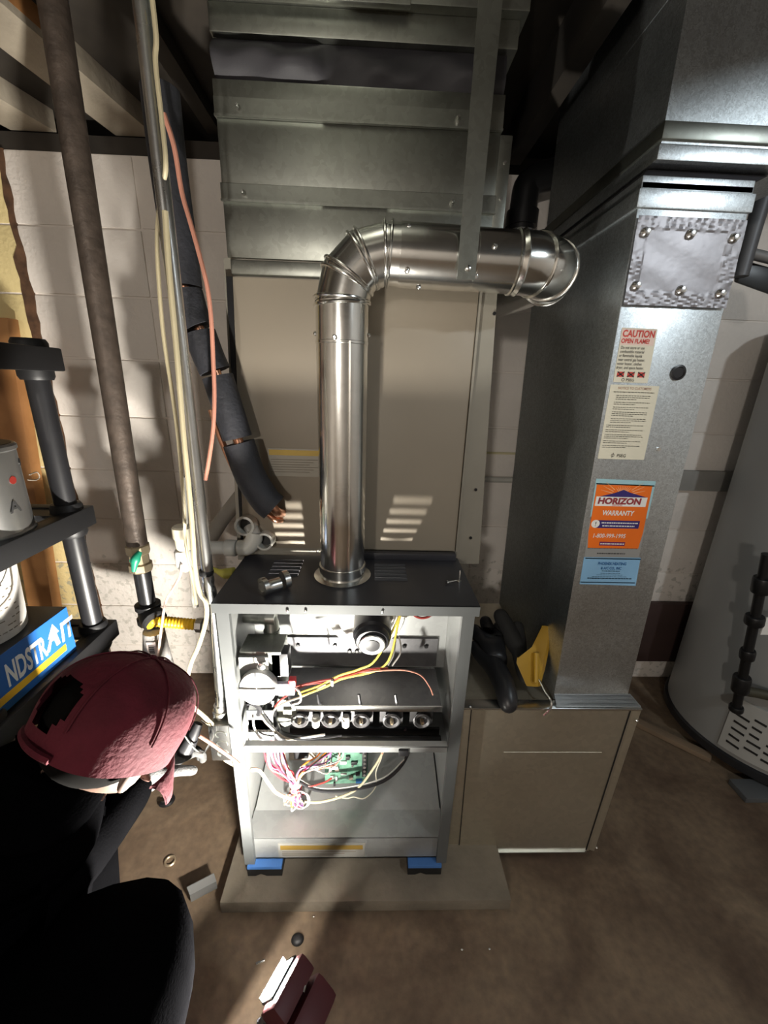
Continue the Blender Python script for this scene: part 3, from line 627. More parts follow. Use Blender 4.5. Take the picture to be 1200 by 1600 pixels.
for p in ((.688, .783, .50), (.678, .783, .03), (.255, .779, .545)): b = B(); b.lathe([(.004, 0), (.004, .003), (.002, .005)], p, (0, -1, 0), 8); obj('screw', b, CHROME, rb)

DX = lambda z: .478 - (z - .548) * .0252          # left edge of the duct face leans a little
DR = lambda z: .671 - (z - .548) * .0205
DY = .81
rd = thing('return_duct', 'tall galvanized return duct with stickers and foil taped panel standing on the low box', 'duct', (.57, 1.0, .545))
def dsec(name, z0, z1, g, m=GALV_DUCT, y0=DY, y1=1.275, lab_=None, bev=.002):
    b = B(); b.hexa([(DX(z0) - g, y0 - g, z0), (DR(z0) + g, y0 - g, z0), (DR(z0) + g, y1, z0), (DX(z0) - g, y1, z0), (DX(z1) - g, y0 - g, z1), (DR(z1) + g, y0 - g, z1), (DR(z1) + g, y1, z1), (DX(z1) - g, y1, z1)], bev)
    o = obj(name, b, m, rd); 
    if lab_: o['label'] = lab_
    return o
dsec('duct_body', .539, 1.64, 0)
b = B(); b.prism([(.476, .784, .540), (.692, .784, .540), (.676, .808, .556), (.478, .808, .556)], (0, .003, .002)); lab(obj('base_collar', b, CHROME, rd, sm=False), 'bright base collar')
dsec('flange', 1.600, 1.628, .004)
dsec('top_band', 1.628, 1.648, .0)
def face(p0, p1, p2, p3, y, th, m, name, parent, l=None, sm=False, bev=0):      # quad (x,z) corners on the duct front
    b = B(); b.hexa([(p0[0], y - th, p0[1]), (p1[0], y - th, p1[1]), (p1[0], y, p1[1]), (p0[0], y, p0[1]), (p3[0], y - th, p3[1]), (p2[0], y - th, p2[1]), (p2[0], y, p2[1]), (p3[0], y, p3[1])], bev)
    o = obj(name, b, m, parent, sm=sm)
    if l: o['label'] = l
    return o
# foil panel: crumpled grid + panel + screws
ap = face((.472, 1.470), (.640, 1.468), (.634, 1.565), (.470, 1.568), DY - .0005, .004, FOIL, 'access_panel', rd, 'access panel sealed with shiny foil tape')
b = B(); nx, nz = 52, 40; G = []
for i in range(nz + 1):
    row = []
    for k in range(nx + 1):
        u, v = k / nx, i / nz; z = 1.449 + v * .139; x = (DX(z) + .001) * (1 - u) + (DR(z) - .002) * u
        band = v < .16 or v > .86 or u < .1 or u > .86
        y = DY - .0052 - random.random() * (.0007 if band else .0002) - .0004 * math.sin(9 * u + 14 * v) - (.0010 * abs(math.sin(23 * u + 9 * math.sin(7 * v))) if band else 0)
        row.append(b.bm.verts.new((x, y, z)))
    G.append(row)
for i in range(nz):
    for k in range(nx): b.bm.faces.new((G[i][k], G[i][k + 1], G[i + 1][k + 1], G[i + 1][k]))
obj('foil_tape', b, FOIL, ap, ang=12)
for u, v in ((.09, .82), (.5, .82), (.9, .80), (.09, .22), (.52, .19), (.9, .17)):
    z = 1.449 + v * .139; x = DX(z) * (1 - u) + DR(z) * u
    b = B(); b.lathe([(.009, 0), (.007, .004), (.005, .006), (.005, .009), (.003, .0095)], (x, DY - .006, z), (0, -1, 0), 8); obj('screw', b, CHROME, ap)
b = B(); b.lathe([(.014, 0), (.0145, .003), (.011, .004), (.010, .002)], (.594, DY, 1.335), (0, -1, 0), 24); lab(obj('hole_plug', b, BLACKG, rd), 'black round hole plug')
b = B(); b.lathe([(.004, 0), (.004, .003)], (.592, DY, 1.185), (0, -1, 0), 8); obj('screw', b, CHROME, rd)
X_, Z_ = (1, 0, 0), (0.0, 0, 1)
def lines(rows, parent, m, y, name='print_line', gap=.35):
    """illegible small print: rows of short word bars joined as one mesh; rows = (x0, x1, z, height)"""
    b = B()
    for x0, x1, z, h in rows:
        x = x0
        while x < x1 - .001:
            wd = min(random.uniform(.002, .007), x1 - x); b.box(x, x + wd, y - .0002, y, z, z + h); x += wd + .0012
    return obj(name, b, m, parent, sm=False)
S1 = face((.469, 1.3135), (.538, 1.3135), (.534, 1.4105), (.466, 1.411), DY - .0004, .0004, PAPER, 'caution_sticker', rd, 'cream caution sticker with red heading')
face((.468, 1.381), (.5325, 1.381), (.532, 1.409), (.467, 1.4095), DY - .0008, .0002, mat('pink_print', (.80, .62, .54), .55), 'heading_band', S1)
y = DY - .0011
text([('CAUTION', .0165, (.4685, y, 1.3955)), ('OPEN FLAME!', .0108, (.4685, y, 1.3845))], 0, 0, X_, Z_, REDINK, S1, bold=.030, sx=.84)
text([(s_, .0074, (.4705 - .0003 * i, y, 1.3740 - .0072 * i)) for i, s_ in enumerate(('Do not store or use', 'combustible material', 'or flammable liquids', 'near central gas heater,', 'water heater, clothes', 'dryer, and space heater.'))], 0, 0, X_, Z_, INK, S1, bold=.006, sx=.76)
for i in range(3):
    x = .4735 + .0205 * i
    o = face((x, 1.3235), (x + .014, 1.3235), (x + .014, 1.333), (x, 1.333), DY - .0008, .0002, REDINK, 'red_symbol', S1)
    b = B()
    for s_ in (1, -1): b.obox((x + .007, DY - .0012, 1.3283), (.0165, .0002, .0020), M.Rotation(s_ * .6, 3, 'Y'))
    obj('cross', b, INK, S1, sm=False)
text([('PSEG', .0075, (.493, y, 1.3155))], 0, 0, X_, Z_, INK, S1, bold=.008)
b = B(); b.tube([(.4875 + .0026 * math.cos(k * .3927), y, 1.3182 + .0026 * math.sin(k * .3927)) for k in range(17)], .0004, 5, 0); obj('round_logo', b, INK, S1, sm=False)
S2 = face((.469, 1.162), (.567, 1.162), (.5635, 1.3085), (.4655, 1.309), DY - .0004, .0004, PAPER, 'notice_sticker', rd, 'tall cream notice sticker full of fine print')
text([('NOTICE TO CUSTOMERS', .0066, (.481, y, 1.3005))], 0, 0, X_, Z_, mat('brown_ink', (.42, .24, .17), .6), S2, bold=.006, sx=.9)
rows = [(.474, .556, 1.2945, .0016)]; z = 1.288
for n_, ind in ((3, .012), (2, .010), (2, .010), (3, .010), (3, .010), (2, .004), (2, .004), (3, .004), (2, .004), (2, .004)):
    for k in range(n_): rows.append((.469 + ind, .553 - (.03 if k == n_ - 1 else random.uniform(0, .004)), z, .0013)); z -= .0036
    z -= .0022
lines(rows, S2, GREYINK, DY - .0006)
text([('PSEG', .0088, (.507, y, 1.1665))], 0, 0, X_, Z_, INK, S2, bold=.008)
b = B(); b.tube([(.4985 + .003 * math.cos(k * .3927), y, 1.1698 + .003 * math.sin(k * .3927)) for k in range(17)], .0004, 5, 0); b.obox((.4985, y, 1.170), (.0008, .0002, .010), M.Rotation(.2, 3, 'Y')); obj('round_logo', b, INK, S2, sm=False)
S3 = face((.478, 1.035), (.606, 1.033), (.604, 1.117), (.4745, 1.1195), DY - .0004, .0004, CYANP, 'blue_sticker', rd, 'pale blue sticker behind the orange one')
face((.476, 1.1075), (.603, 1.1055), (.603, 1.108), (.476, 1.110), DY - .0006, .0002, DBLUE, 'blue_line', S3)
S4 = face((.483, .939), (.608, .940), (.606, 1.022), (.478, 1.022), DY - .0006, .0004, SILVERP, 'silver_sticker', rd, 'silver sticker under the orange one')
lines([(.486, .600, .9605, .0032), (.510, .575, .9475, .0024)], S4, INK, DY - .0009)
b = B(); b.prism([(.486, DY - .0016, .962), (.601, DY - .0016, .962), (.603, DY - .0016, 1.0), (.5985, DY - .0016, 1.106), (.478, DY - .0016, 1.107), (.481, DY - .0016, 1.02), (.4805, DY - .0016, 1.0)], (0, .0006, 0))
S5 = lab(obj('warranty_sticker', b, ORANGEP, rd, sm=False), 'bright orange warranty sticker')
y2 = DY - .0016
face((.482, 1.060), (.594, 1.060), (.594, 1.081), (.482, 1.081), y2, .0003, WHITEP, 'name_plate', S5, bev=.0001)
b = B(); b.prism([(.489, y2 - .0001, 1.081), (.592, y2 - .0001, 1.081), (.552, y2 - .0001, 1.0915), (.538, y2 - .0001, 1.097), (.520, y2 - .0001, 1.0895)], (0, -.0003, 0)); obj('mountain_logo', b, NAVY, S5, sm=False)
b = B()
for k in range(15):
    a = math.radians(15 + 150 * k / 14); c = V((.537, y2, 1.083)); d_ = V((math.cos(a), 0, math.sin(a))); n_ = V((-d_.z, 0, d_.x))
    l_ = .050 if abs(d_.x) > .75 else .022 / max(.9, d_.z)
    b.prism([c + d_ * l_ * .45 + n_ * .0007, c + d_ * l_ * .45 - n_ * .0007, c + d_ * l_ - n_ * .0002, c + d_ * l_ + n_ * .0002], (0, -.0002, 0))
obj('sun_rays', b, mat('pale_orange_print', (.92, .55, .30), .5), S5, sm=False)
text([('HORIZON', .0185, (.4865, y2 - .0003, 1.0655))], 0, 0, X_, Z_, mat('brown_red_print', (.30, .04, .05), .5), S5, bold=.050, sx=1.10, shear=.06)
text([('SERVICES', .0042, (.520, y2 - .0003, 1.0612))], 0, 0, X_, Z_, REDINK, S5, bold=.01, sx=1.3)
text([('WARRANTY', .0155, (.502, y2, 1.0395))], 0, 0, X_, Z_, WHITEP, S5, bold=.028, sx=.80, shear=.08)
text([('1-800-999-1995', .0138, (.4905, y2, .9868))], 0, 0, X_, Z_, WHITEP, S5, bold=.010, sx=.84, shear=.08)
face((.494, 1.0095), (.590, 1.0095), (.590, 1.0275), (.494, 1.0275), y2, .0002, NAVY, 'navy_band', S5)
b = B(); b.lathe([(.0092, 0), (.0092, .0004)], (.492, y2, 1.0190), (0, -1, 0), 24); obj('white_disc', b, WHITEP, S5, sm=False)
text([('!', .0145, (.4902, y2 - .0005, 1.0140))], 0, 0, X_, Z_, INK, S5, bold=.01)
lines([(.505, .586, 1.0205, .0026), (.508, .580, 1.0135, .0026)], S5, WHITEP, y2 - .0003)
face((.510, .968), (.568, .968), (.568, .977), (.510, .977), y2, .0002, mat('maroon_print', (.16, .02, .10), .5), 'maroon_band', S5)
lines([(.512, .566, .9712, .0024)], S5, WHITEP, y2 - .0003)
S6 = face((.485, .8705), (.6175, .8685), (.6125, .9395), (.4825, .9385), DY - .0004, .0004, LBLUE, 'contractor_sticker', rd, 'light blue sticker with dark print')
for z in (.9345, .8745): face((.486, z), (.614, z), (.614, z + .0025), (.486, z + .0025), DY - .0006, .0002, DBLUE, 'blue_line', S6)
text([('PHOENIX HEATING', .0098, (.550, y, .9205)), ('& A/C CO., INC', .0092, (.550, y, .9095))], 0, 0, X_, Z_, DBLUE, S6, bold=.028, sx=.76, align='CENTER')
lines([(.530, .572, .904, .0022), (.528, .574, .8985, .0014), (.520, .580, .8945, .0014), (.510, .592, .890, .0014), (.500, .604, .885, .0028)], S6, DBLUE, DY - .0006)

b = B(); b.hexa([(.452, .812, 1.648), (.652, .812, 1.648), (.652, 1.27, 1.648), (.452, 1.27, 1.648), (.470, .835, 1.667), (.690, .835, 1.667), (.690, 1.25, 1.667), (.470, 1.25, 1.667)], .003)
tag(obj('duct_connector', b, CANVAS), 'short black canvas joint between the stickered return duct and its top elbow', 'connector')
rt = thing('return_elbow_duct', 'wide galvanized trunk duct under the ceiling above the stickered return duct', 'duct', (.9, 1.0, 1.668))
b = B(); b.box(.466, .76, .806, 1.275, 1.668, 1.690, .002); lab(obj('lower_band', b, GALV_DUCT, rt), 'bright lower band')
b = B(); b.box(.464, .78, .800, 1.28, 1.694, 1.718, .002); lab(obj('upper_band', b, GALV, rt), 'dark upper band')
b = B(); b.hexa([(.468, .806, 1.69), (.77, .806, 1.69), (.77, 1.275, 1.69), (.468, 1.275, 1.69), (.463, .806, 1.90), (.77, .806, 1.90), (.77, 1.275, 1.90), (.463, 1.275, 1.90)]); obj('elbow_body', b, GALV_DUCT, rt, sm=False)
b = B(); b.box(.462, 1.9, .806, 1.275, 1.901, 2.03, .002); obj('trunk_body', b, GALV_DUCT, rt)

# ------------------------------------------------------------------ tools on the return box
g0 = thing('work_glove', 'black work glove draped over the front edge of the low return box', 'glove', (.36, .88, .539))
skin('glove_body', [(.352, .768, .528), (.352, .80, .567), (.352, .86, .580), (.354, .94, .583), (.335, 1.0, .585), (.322, 1.06, .580), (.362, 1.01, .598), (.360, 1.07, .612), (.388, .98, .588), (.395, 1.04, .615), (.318, .93, .576), (.306, .99, .575)],
     [(0, 1), (1, 2), (2, 3), (3, 4), (4, 5), (3, 6), (6, 7), (3, 8), (8, 9), (2, 10), (10, 11)],
     [.026, .033, .040, .041, .026, .022, .022, .019, .022, .018, .021, .018], BLACKG, g0)
g1 = thing('work_glove', 'dark rubbery work glove lying behind the draped one, against the stickered duct', 'glove', (.42, 1.0, .539))
skin('glove_body', [(.418, .84, .566), (.422, .90, .580), (.420, .97, .600), (.408, 1.03, .625), (.398, 1.07, .640), (.440, .97, .600), (.448, 1.03, .625)], [(0, 1), (1, 2), (2, 3), (3, 4), (1, 5), (5, 6)], [.022, .030, .030, .025, .023, .020, .018], mat('charcoal_rubber', (.05, .05, .05), .5), g1)
MUST = mat('mustard_plastic', (.42, .24, .015), .45)
yt = thing('yellow_tool', 'yellow handled tool with thin bent metal hook leaning against the return duct', 'tool', (.445, .84, .54))
b = B(); P_ = [at(x_, y_, Y=.825 + (1073 - y_) * .0008) for x_, y_ in ((851, 977), (866, 979), (857, 1020), (851, 1049), (845, 1073), (828, 1072), (812, 1036), (813, 1027), (838, 1012))]
b.prism(P_, (-.012, -.006, .004), .003); obj('handle', b, MUST, yt)
b = B(); b.tube([at(838, 1020, Y=.855), at(838, 1045, Y=.836), at(837, 1066, Y=.820)], .007, 10, 4); obj('ridge', b, MUST, yt)
b = B(); b.tube([at(842, 1062, Y=.83), at(852, 1082, Y=.80), at(861, 1096, Y=.778), at(860, 1108, Y=.772), at(850, 1118, Y=.772)], .0028, 8, 4); lab(obj('hook', b, CHROME, yt), 'thin bent metal hook')

# ------------------------------------------------------------------ plumbing behind on the right
pp = thing('drain_pipe', 'black iron drain pipe elbow on the wall above the vent pipe end', 'pipe', (.45, 1.42, 1.70))
b = B(); b.tube([(.447, 1.44, 1.62), (.447, 1.44, 1.83), (.46, 1.44, 1.885), (.53, 1.44, 1.91)], .040, 18, 5); obj('pipe_run', b, BLKIRON, pp)
b = B(); b.lathe([(.048, 0), (.048, .04)], (.447, 1.44, 1.77), (0, 0, 1), 20); obj('hub', b, BLKIRON, pp)
b = B(); b.lathe([(.043, 0), (.043, .012)], (.447, 1.44, 1.745), (0, 0, 1), 20); lab(obj('band_clamp', b, CHROME, pp), 'bright band clamp')
wp = thing('wall_pipe', 'thin white pipe running along the block wall right of the furnace', 'pipe', (.6, 1.50, .955))
b = B(); b.tube([(.33, 1.5, .952), (.95, 1.5, .952)], .011, 12, 0); obj('pipe_run', b, PVC, wp)
b = B(); b.lathe([(.014, 0), (.014, .03)], (.555, 1.5, .952), (1, 0, 0), 12); obj('coupling', b, PVCG, wp)
b = B(); b.box(.30, .95, 1.517, 1.5245, 1.048, 1.056); o = obj('stain_bead', b, mat('yellowed_bead', (.60, .54, .32), .6), wb)

# ------------------------------------------------------------------ water heater
wh = thing('water_heater', 'tall grey cylindrical water heater at the right edge with slotted base', 'water heater', (1.565, 1.212, 0))
WX, WY, WR = 1.565, 1.212, .303
b = B(); b.lathe([(WR - .01, .055), (WR, .06), (WR, 1.50), (WR - .03, 1.53), (.1, 1.545)], (WX, WY, 0), (0, 0, 1), 64); obj('tank', b, TANK, wh)
b = B(); b.lathe([(WR + .006, .03), (WR + .010, .034), (WR + .010, .062), (WR + .002, .066), (WR - .02, .066), (WR - .02, .03)], (WX, WY, 0), (0, 0, 1), 64); lab(obj('base_ring', b, BLACKG, wh), 'dark base ring')
for k in range(3): a = 2.2 + 2.1 * k; b = B(); b.obox((WX + .21 * math.cos(a + 1.6), WY + .21 * math.sin(a + 1.6), .017), (.09, .07, .034), a, .004); obj('foot', b, BLACKG, wh)
b = B()
# access door plate with slots, on the near left side of the tank
def tankp(a, z, r=WR): return V((WX + r * math.cos(a), WY + r * math.sin(a), z))
A0 = math.radians(204)
for i in range(10):
    a0, a1 = A0 + .0 + .050 * i, A0 + .050 * (i + 1)
    b.hexa([tankp(a0, .085, WR), tankp(a1, .085, WR), tankp(a1, .085, WR + .008), tankp(a0, .085, WR + .008), tankp(a0, .30, WR), tankp(a1, .30, WR), tankp(a1, .30, WR + .008), tankp(a0, .30, WR + .008)])
ad = lab(obj('access_door', b, mat('pale_tank_door', (.42, .42, .40), .45, var=.04), wh, sm=False), 'paler slotted access door')
for col in range(3):
    for i in range(5):
        a = A0 + .06 + .15 * col; z = .115 + .030 * i + .013 * (col % 2); b = B(); L_ = random.choice((.085, .10, .12))
        b.hexa([tankp(a, z, WR + .007), tankp(a + L_, z - .004, WR + .007), tankp(a + L_, z - .004, WR + .0095), tankp(a, z, WR + .0095), tankp(a, z + .008, WR + .007), tankp(a + L_, z + .004, WR + .007), tankp(a + L_, z + .004, WR + .0095), tankp(a, z + .008, WR + .0095)]); obj('slot', b, BLACK, ad, sm=False)
b = B(); b.box(1.27, 1.44, .93, 1.0, 0, .022, .004); tag(obj('shim_board', b, mat('dark_grey_wood', (.09, .095, .10), .7)), 'short dark grey board on the floor under the water heater edge', 'board')
gl = thing('gas_line', 'black iron gas pipe with tee standing before the grey water heater', 'pipe', (1.23, 1.03, .29))
b = B(); b.tube([(1.150, 1.03, .86), (1.185, 1.03, .64), (1.222, 1.03, .38), (1.236, 1.03, .29)], .0135, 14, 0); obj('pipe_run', b, BLKIRON, gl)
for p, l_, r in (((1.167, 1.03, .76), .05, .022), ((1.185, 1.03, .64), .03, .023), ((1.203, 1.03, .515), .035, .018), ((1.219, 1.03, .40), .06, .022), ((1.234, 1.03, .30), .02, .018)):
    b = B(); b.lathe([(r, -l_ / 2), (r + .002, -l_ / 2 + .004), (r + .002, l_ / 2 - .004), (r, l_ / 2)], p, (.15, 0, -1), 16); obj('fitting', b, BLKIRON, gl)
b = B(); b.tube([(1.224, 1.03, .375), (1.30, 1.01, .372), (1.38, .96, .37), (1.385, .93, .33)], .016, 14, 4); lab(obj('branch_pipe', b, mat('olive_iron', (.07, .065, .045), .5, .3), gl), 'olive toned branch pipe')
b = B(); b.obox((1.178, 1.02, .80), (.02, .012, .06), 0, .002); obj('valve_lever', b, BLKIRON, gl)
b = B(); b.box(1.20, 1.235, 1.012, 1.015, .60, .66); lab(obj('gas_tag', b, WHITEP, gl, sm=False), 'white paper tag')
ct = thing('water_pipe', 'dark slanted pipe with valve dropping to the water heater top at right', 'pipe', (.91, 1.1, 1.56))
b = B(); b.tube([at(1200, 285, Y=1.10), at(1178, 355, Y=1.10), at(1156, 432, Y=1.10)], .018, 14, 0); obj('pipe_run', b, mat('dark_lead_pipe', (.10, .10, .105), .5, .4), ct)
b = B(); b.hexa([at(1146, 440, Y=1.12), at(1230, 470, Y=1.10), at(1230, 470, Y=1.18), at(1150, 440, Y=1.2), at(1158, 405, Y=1.12), at(1230, 425, Y=1.10), at(1230, 425, Y=1.18), at(1158, 405, Y=1.2)], .005); obj('cross_bracket', b, BLKIRON, ct)
b = B(); b.tube([at(1170, 395, Y=1.10), at(1240, 412, Y=1.10)], .012, 12, 0); obj('side_pipe', b, mat('grey_pipe', (.25, .25, .25), .4, .5), ct)
b = B(); b.box(1.17, 1.45, 1.495, 1.524, .115, .415, .004); tag(obj('wooden_crate', b, mat('dark_brown_box', (.055, .030, .026), .7)), 'dark brown wooden box against the wall between duct and water heater', 'crate')
b = B(); b.box(1.15, 1.45, 1.50, 1.525, .925, 1.005, .003); tag(obj('wall_ledge', b, mat('grey_ledge', (.30, .29, .27), .6)), 'grey ledge board on the wall behind the water heater', 'ledge')
b = B(); b.obox((1.17, 1.19, .012), (.30, .035, .02), -.75, .002); tag(obj('wood_scrap', b, mat('weathered_scrap', (.20, .14, .09), .8)), 'weathered wood scrap on the floor beside the water heater', 'wood scrap')

# ------------------------------------------------------------------ pipes, conduit and cables on the left
gp = thing('gas_pipe', 'brown steel gas pipe with green handled valve dropping before the white blocks', 'pipe', (-.61, 1.0, .64))
GT, GB_ = V((-.601, 1.0, 2.038)), V((-.622, 1.0, .868))
b = B(); b.tube([GT, GB_], .025, 20, 0); obj('pipe_run', b, IRON, gp)
b = B(); b.lathe([(.026, 0), (.029, .004), (.029, .022), (.024, .026), (.024, .05), (.029, .054), (.029, .075), (.024, .08)], (-.622, 1.0, .79), (0, 0, 1), 8); vb = lab(obj('valve_body', b, BRASS, gp, ang=30), 'brass gas valve body')
b = B(); b.tube([at(219, 862, Y=.965), at(212, 874, Y=.955), at(209, 893, Y=.95)], [.006, .012, .005], 10, 4); b.tube([at(205, 874, Y=.955), at(217, 878, Y=.955)], .007, 8, 0); lab(obj('valve_handle', b, GREEN, vb), 'small green lever handle')
b = B(); b.tube([(-.622, 1.0, .80), (-.622, 1.0, .66)], .0215, 18, 0); lab(obj('nipple', b, BLKIRON, gp), 'black lower nipple')
b = B(); b.lathe([(.030, 0), (.033, .005), (.033, .02), (.028, .026), (.028, .044), (.033, .05), (.033, .062), (.027, .066)], (-.622, 1.0, .625), (0, 0, 1), 16); b.lathe([(.028, 0), (.033, .022), (.033, .040), (.028, .044)], (-.622, 1.0, .66), (.6, -.55, -.25), 16); obj('tee', b, BLKIRON, gp)
b = B(); b.tube([(-.622, 1.0, .66), (-.622, 1.0, .62)], .020, 14, 0); obj('drip_leg', b, BLKIRON, gp)
fx = thing('flexible_connector', 'ribbed yellow flexible gas connector between iron tee and furnace side', 'gas connector', (-.52, 1.0, .64))
p0, p1 = V((-.600, .975, .648)), V((-.478, .97, .640)); b = B(); prof = []
for i in range(27): prof += [(.0135 + .0025 * (i % 2), i * .0045)]
b.lathe(prof, p0, p1 - p0, 16); obj('ribbed_hose', b, YEL, fx)
b = B(); b.tube([(-.622, .985, .628), (-.612, .972, .640), (-.596, .974, .648)], [.014, .016, .015], 12, 4); obj('end_nut', b, YEL, fx)
b = B(); b.lathe([(.018, 0), (.021, .003), (.021, .02), (.016, .024), (.016, .04), (.022, .042), (.022, .07), (.015, .075)], p1, (1, -.12, .02), 8); lab(obj('flare_fitting', b, CHROME, fx, ang=25), 'silver flare fitting')
b = B(); b.tube([(-.405, .962, .643), (-.36, .94, .66), (-.335, .88, .72), (-.318, .862, .738)], .0135, 12, 5); obj('pipe_stub', b, BLKIRON, fx)
fw = tag(obj('bag_wrap', skin_b := B().lathe([(.006, .15), (.028, .145), (.034, .08), (.042, .02), (.048, -.03), (.03, -.05)], (-.612, .98, .47), (.06, -.02, 1), 14), mat('clear_grey_plastic', (.40, .385, .37), .25, c2=(.24, .23, .22), scale=25, bump=.8, bscale=40), ang=60), 'crinkled grey plastic wrapped round the pipe below the yellow connector', 'plastic wrap')
b = B(); b.hexa([(-.612, .940, .47), (-.580, .942, .475), (-.580, .9435, .475), (-.612, .9415, .47), (-.610, .945, .598), (-.586, .947, .598), (-.586, .9485, .598), (-.610, .9465, .598)])
wl = lab(obj('paper_label', b, mat('pinkish_label', (.72, .62, .60), .6), fw, sm=False), 'pale printed paper label')
lb_ = B()
for k in range(4): lb_.box(-.603, -.589, .9395 + .001 * 1, .9405 + .001 * 1, .566 + .006 * k, .569 + .006 * k)
obj('print_line', lb_, INK, wl, sm=False)

cn = thing('conduit', 'shiny steel electrical conduit dropping to the grey junction box beside the furnace', 'conduit', (-.345, .76, .53))
b = B(); b.tube([(-.336, .76, 2.038), (-.338, .76, .93), (-.340, .76, .885), (-.336, .762, .84), (-.341, .762, .62), (-.346, .762, .555)], .0118, 16, 4); obj('tube', b, galv('conduit_steel', (.72, .73, .72), .26, 40, .06, .03, 1), cn)
b = B(); b.lathe([(.015, 0), (.018, .003), (.018, .018), (.014, .02), (.014, .034)], (-.347, .762, .530), (0, 0, 1), 16); obj('connector', b, CHROME, cn)
b = B(); b.lathe([(.0135, 0), (.0145, .002), (.0145, .01), (.0135, .012)], (-.341, .76, .905), (.1, 0, 1), 12); lab(obj('strap_tie', b, BLACK, cn), 'black tape tie')
jb = thing('junction_box', 'small grey metal junction box on the left side of the furnace', 'junction box', (-.345, .76, .44))
b = B(); b.box(-.366, -.3135, .735, .79, .425, .530, .003); obj('box_body', b, GALV, jb)
b = B(); b.box(-.367, -.3125, .731, .735, .424, .531, .002); cvp = obj('cover_plate', b, CHROME, jb)
for k in range(3):
    b = B(); c = (-.339, .731, .505 - .029 * k); b.tube([V(c) + V((.013 * math.cos(a), -.0005, .010 * math.sin(a))) for a in [-.3 + i * .35 for i in range(14)]], .0012, 6, 0); obj('knockout', b, GALV, cvp)
def cable(name, pts, r, m, label, cat='cable', n=8):
    b = B(); b.tube(pts, r, n, 6); return tag(obj(name, b, m), label, cat)
cable('cable', [at(x, y, Y=.745 + d) for x, y, d in ((238, 0, 0), (244, 60, 0), (243, 100, 0), (253, 190, .0), (259, 260, .0), (252, 300, .02), (246, 360, .03), (247, 420, .03), (255, 520, .03), (270, 620, .03), (280, 700, .03), (288, 800, .06), (290, 850, .10), (300, 900, .10), (307, 945, .08))], .0036, CREAM, 'thin cream cable running down loosely left of the shiny conduit')
cable('cable', [at(x, y, Y=.735) for x, y in ((258, 330), (264, 420), (277, 560), (287, 680), (295, 760), (301, 830), (305, 890), (312, 925), (322, 942), (322, 970), (310, 1010), (299, 1035), (293, 1065), (300, 1100), (318, 1118), (332, 1132))], .0047, CREAM, 'thick cream cable hugging the conduit and curling down to the junction box')
cable('cable', [at(x, y, Y=.745) for x, y in ((345, 1146), (347, 1160), (346, 1172), (352, 1185), (364, 1193), (376, 1200))], .0052, CREAM, 'short cream cable looping from under the junction box into the furnace')
cable('wire', [at(x, y, Y=.84) for x, y in ((256, 178), (272, 230), (284, 300), (298, 350), (312, 400), (324, 450), (330, 500), (333, 560), (335, 620), (333, 670), (327, 715), (321, 750))], .0042, PINK, 'pink wire hanging in a long curve past the black insulated line', 'wire')
cable('wire', [at(x, y, Y=.93) for x, y in ((284, 882), (281, 900), (270, 920), (259, 940), (254, 970), (250, 1000), (247, 1030), (246, 1060))], .0033, mat('pale_pink_wire', (.70, .50, .42), .4), 'pale pink wire hanging in front of the yellow gas connector', 'wire')
cable('wire', [at(x, y, Y=.66) for x, y in ((312, 1150), (328, 1160), (345, 1172), (362, 1184), (374, 1194))], .0036, PINK, 'short pink wire entering the furnace below the junction box', 'wire')
# insulated refrigerant line
il = thing('refrigerant_line', 'black foam insulated refrigerant line slanting down to the coil cabinet', 'pipe', (-.3, .93, .98))
segs = [((250, 140), (262, 250), (280, 380), (289, 448)), ((290, 455), (300, 490), (311, 512)), ((312, 520), (325, 555), (336, 580)), ((340, 588), (357, 640), (371, 684)), ((373, 692), (392, 745), (414, 780), (428, 793))]
for i, sg in enumerate(segs):
    pts = [at(x, y, Y=.90) for x, y in sg]
    b = B(); b.tube(pts, .032 if i < 4 else .0345, 18, 5); obj('foam_sleeve', b, FOAM, il)
b = B(); b.tube([at(262, 250, Y=.90), at(289, 450, Y=.90), at(312, 517, Y=.90), at(338, 585, Y=.90), at(372, 688, Y=.90), at(400, 760, Y=.90), at(430, 797, Y=.90), at(440, 802, Y=.945)], .011, 10, 5); lab(obj('copper_tube', b, COPPER, il), 'copper tube inside the foam')
b = B(); b.tube([at(330, 640, Y=.925), at(347, 690, Y=.93), at(372, 745, Y=.935), at(400, 785, Y=.94), at(416, 800, Y=.93), at(430, 812, Y=.93), at(440, 812, Y=.945)], .0075, 10, 5); lab(obj('liquid_line', b, COPPER, il), 'thin bare copper liquid line')
# condensate drain
cdn = thing('condensate_drain', 'white plastic condensate drain pipe elbowing up from the left of the furnace', 'pipe', (-.36, .93, .86))
b = B(); b.tube([at(322, 855, Y=.925), at(386, 857, Y=.925)], .0165, 16, 0); obj('pipe_run', b, PVCG, cdn)
b = B(); b.lathe([(.0195, 0), (.0205, .002), (.0205, .026), (.0195, .028)], at(352, 856, Y=.925), (1, 0, 0), 16); obj('coupling', b, PVCG, cdn)
b = B(); b.tube([at(374, 857, Y=.925), at(388, 854, Y=.925), at(396, 844, Y=.928), at(399, 832, Y=.932)], .0205, 16, 5); obj('elbow', b, PVC, cdn)
b = B(); b.tube([at(398, 838, Y=.93), at(391, 822, Y=.945)], .0165, 14, 0); obj('riser', b, PVCG, cdn)
dt = thing('drain_fitting', 'white plastic drain fitting stack hanging on a thin pipe left of the conduit', 'pipe fitting', (-.47, .95, .83))
def dl(y): return at(290, y, Y=.955)
b = B(); b.tube([at(290, 745, Y=.955), at(290, 825, Y=.955)], .0065, 12, 0); obj('thin_pipe', b, PVC, dt)
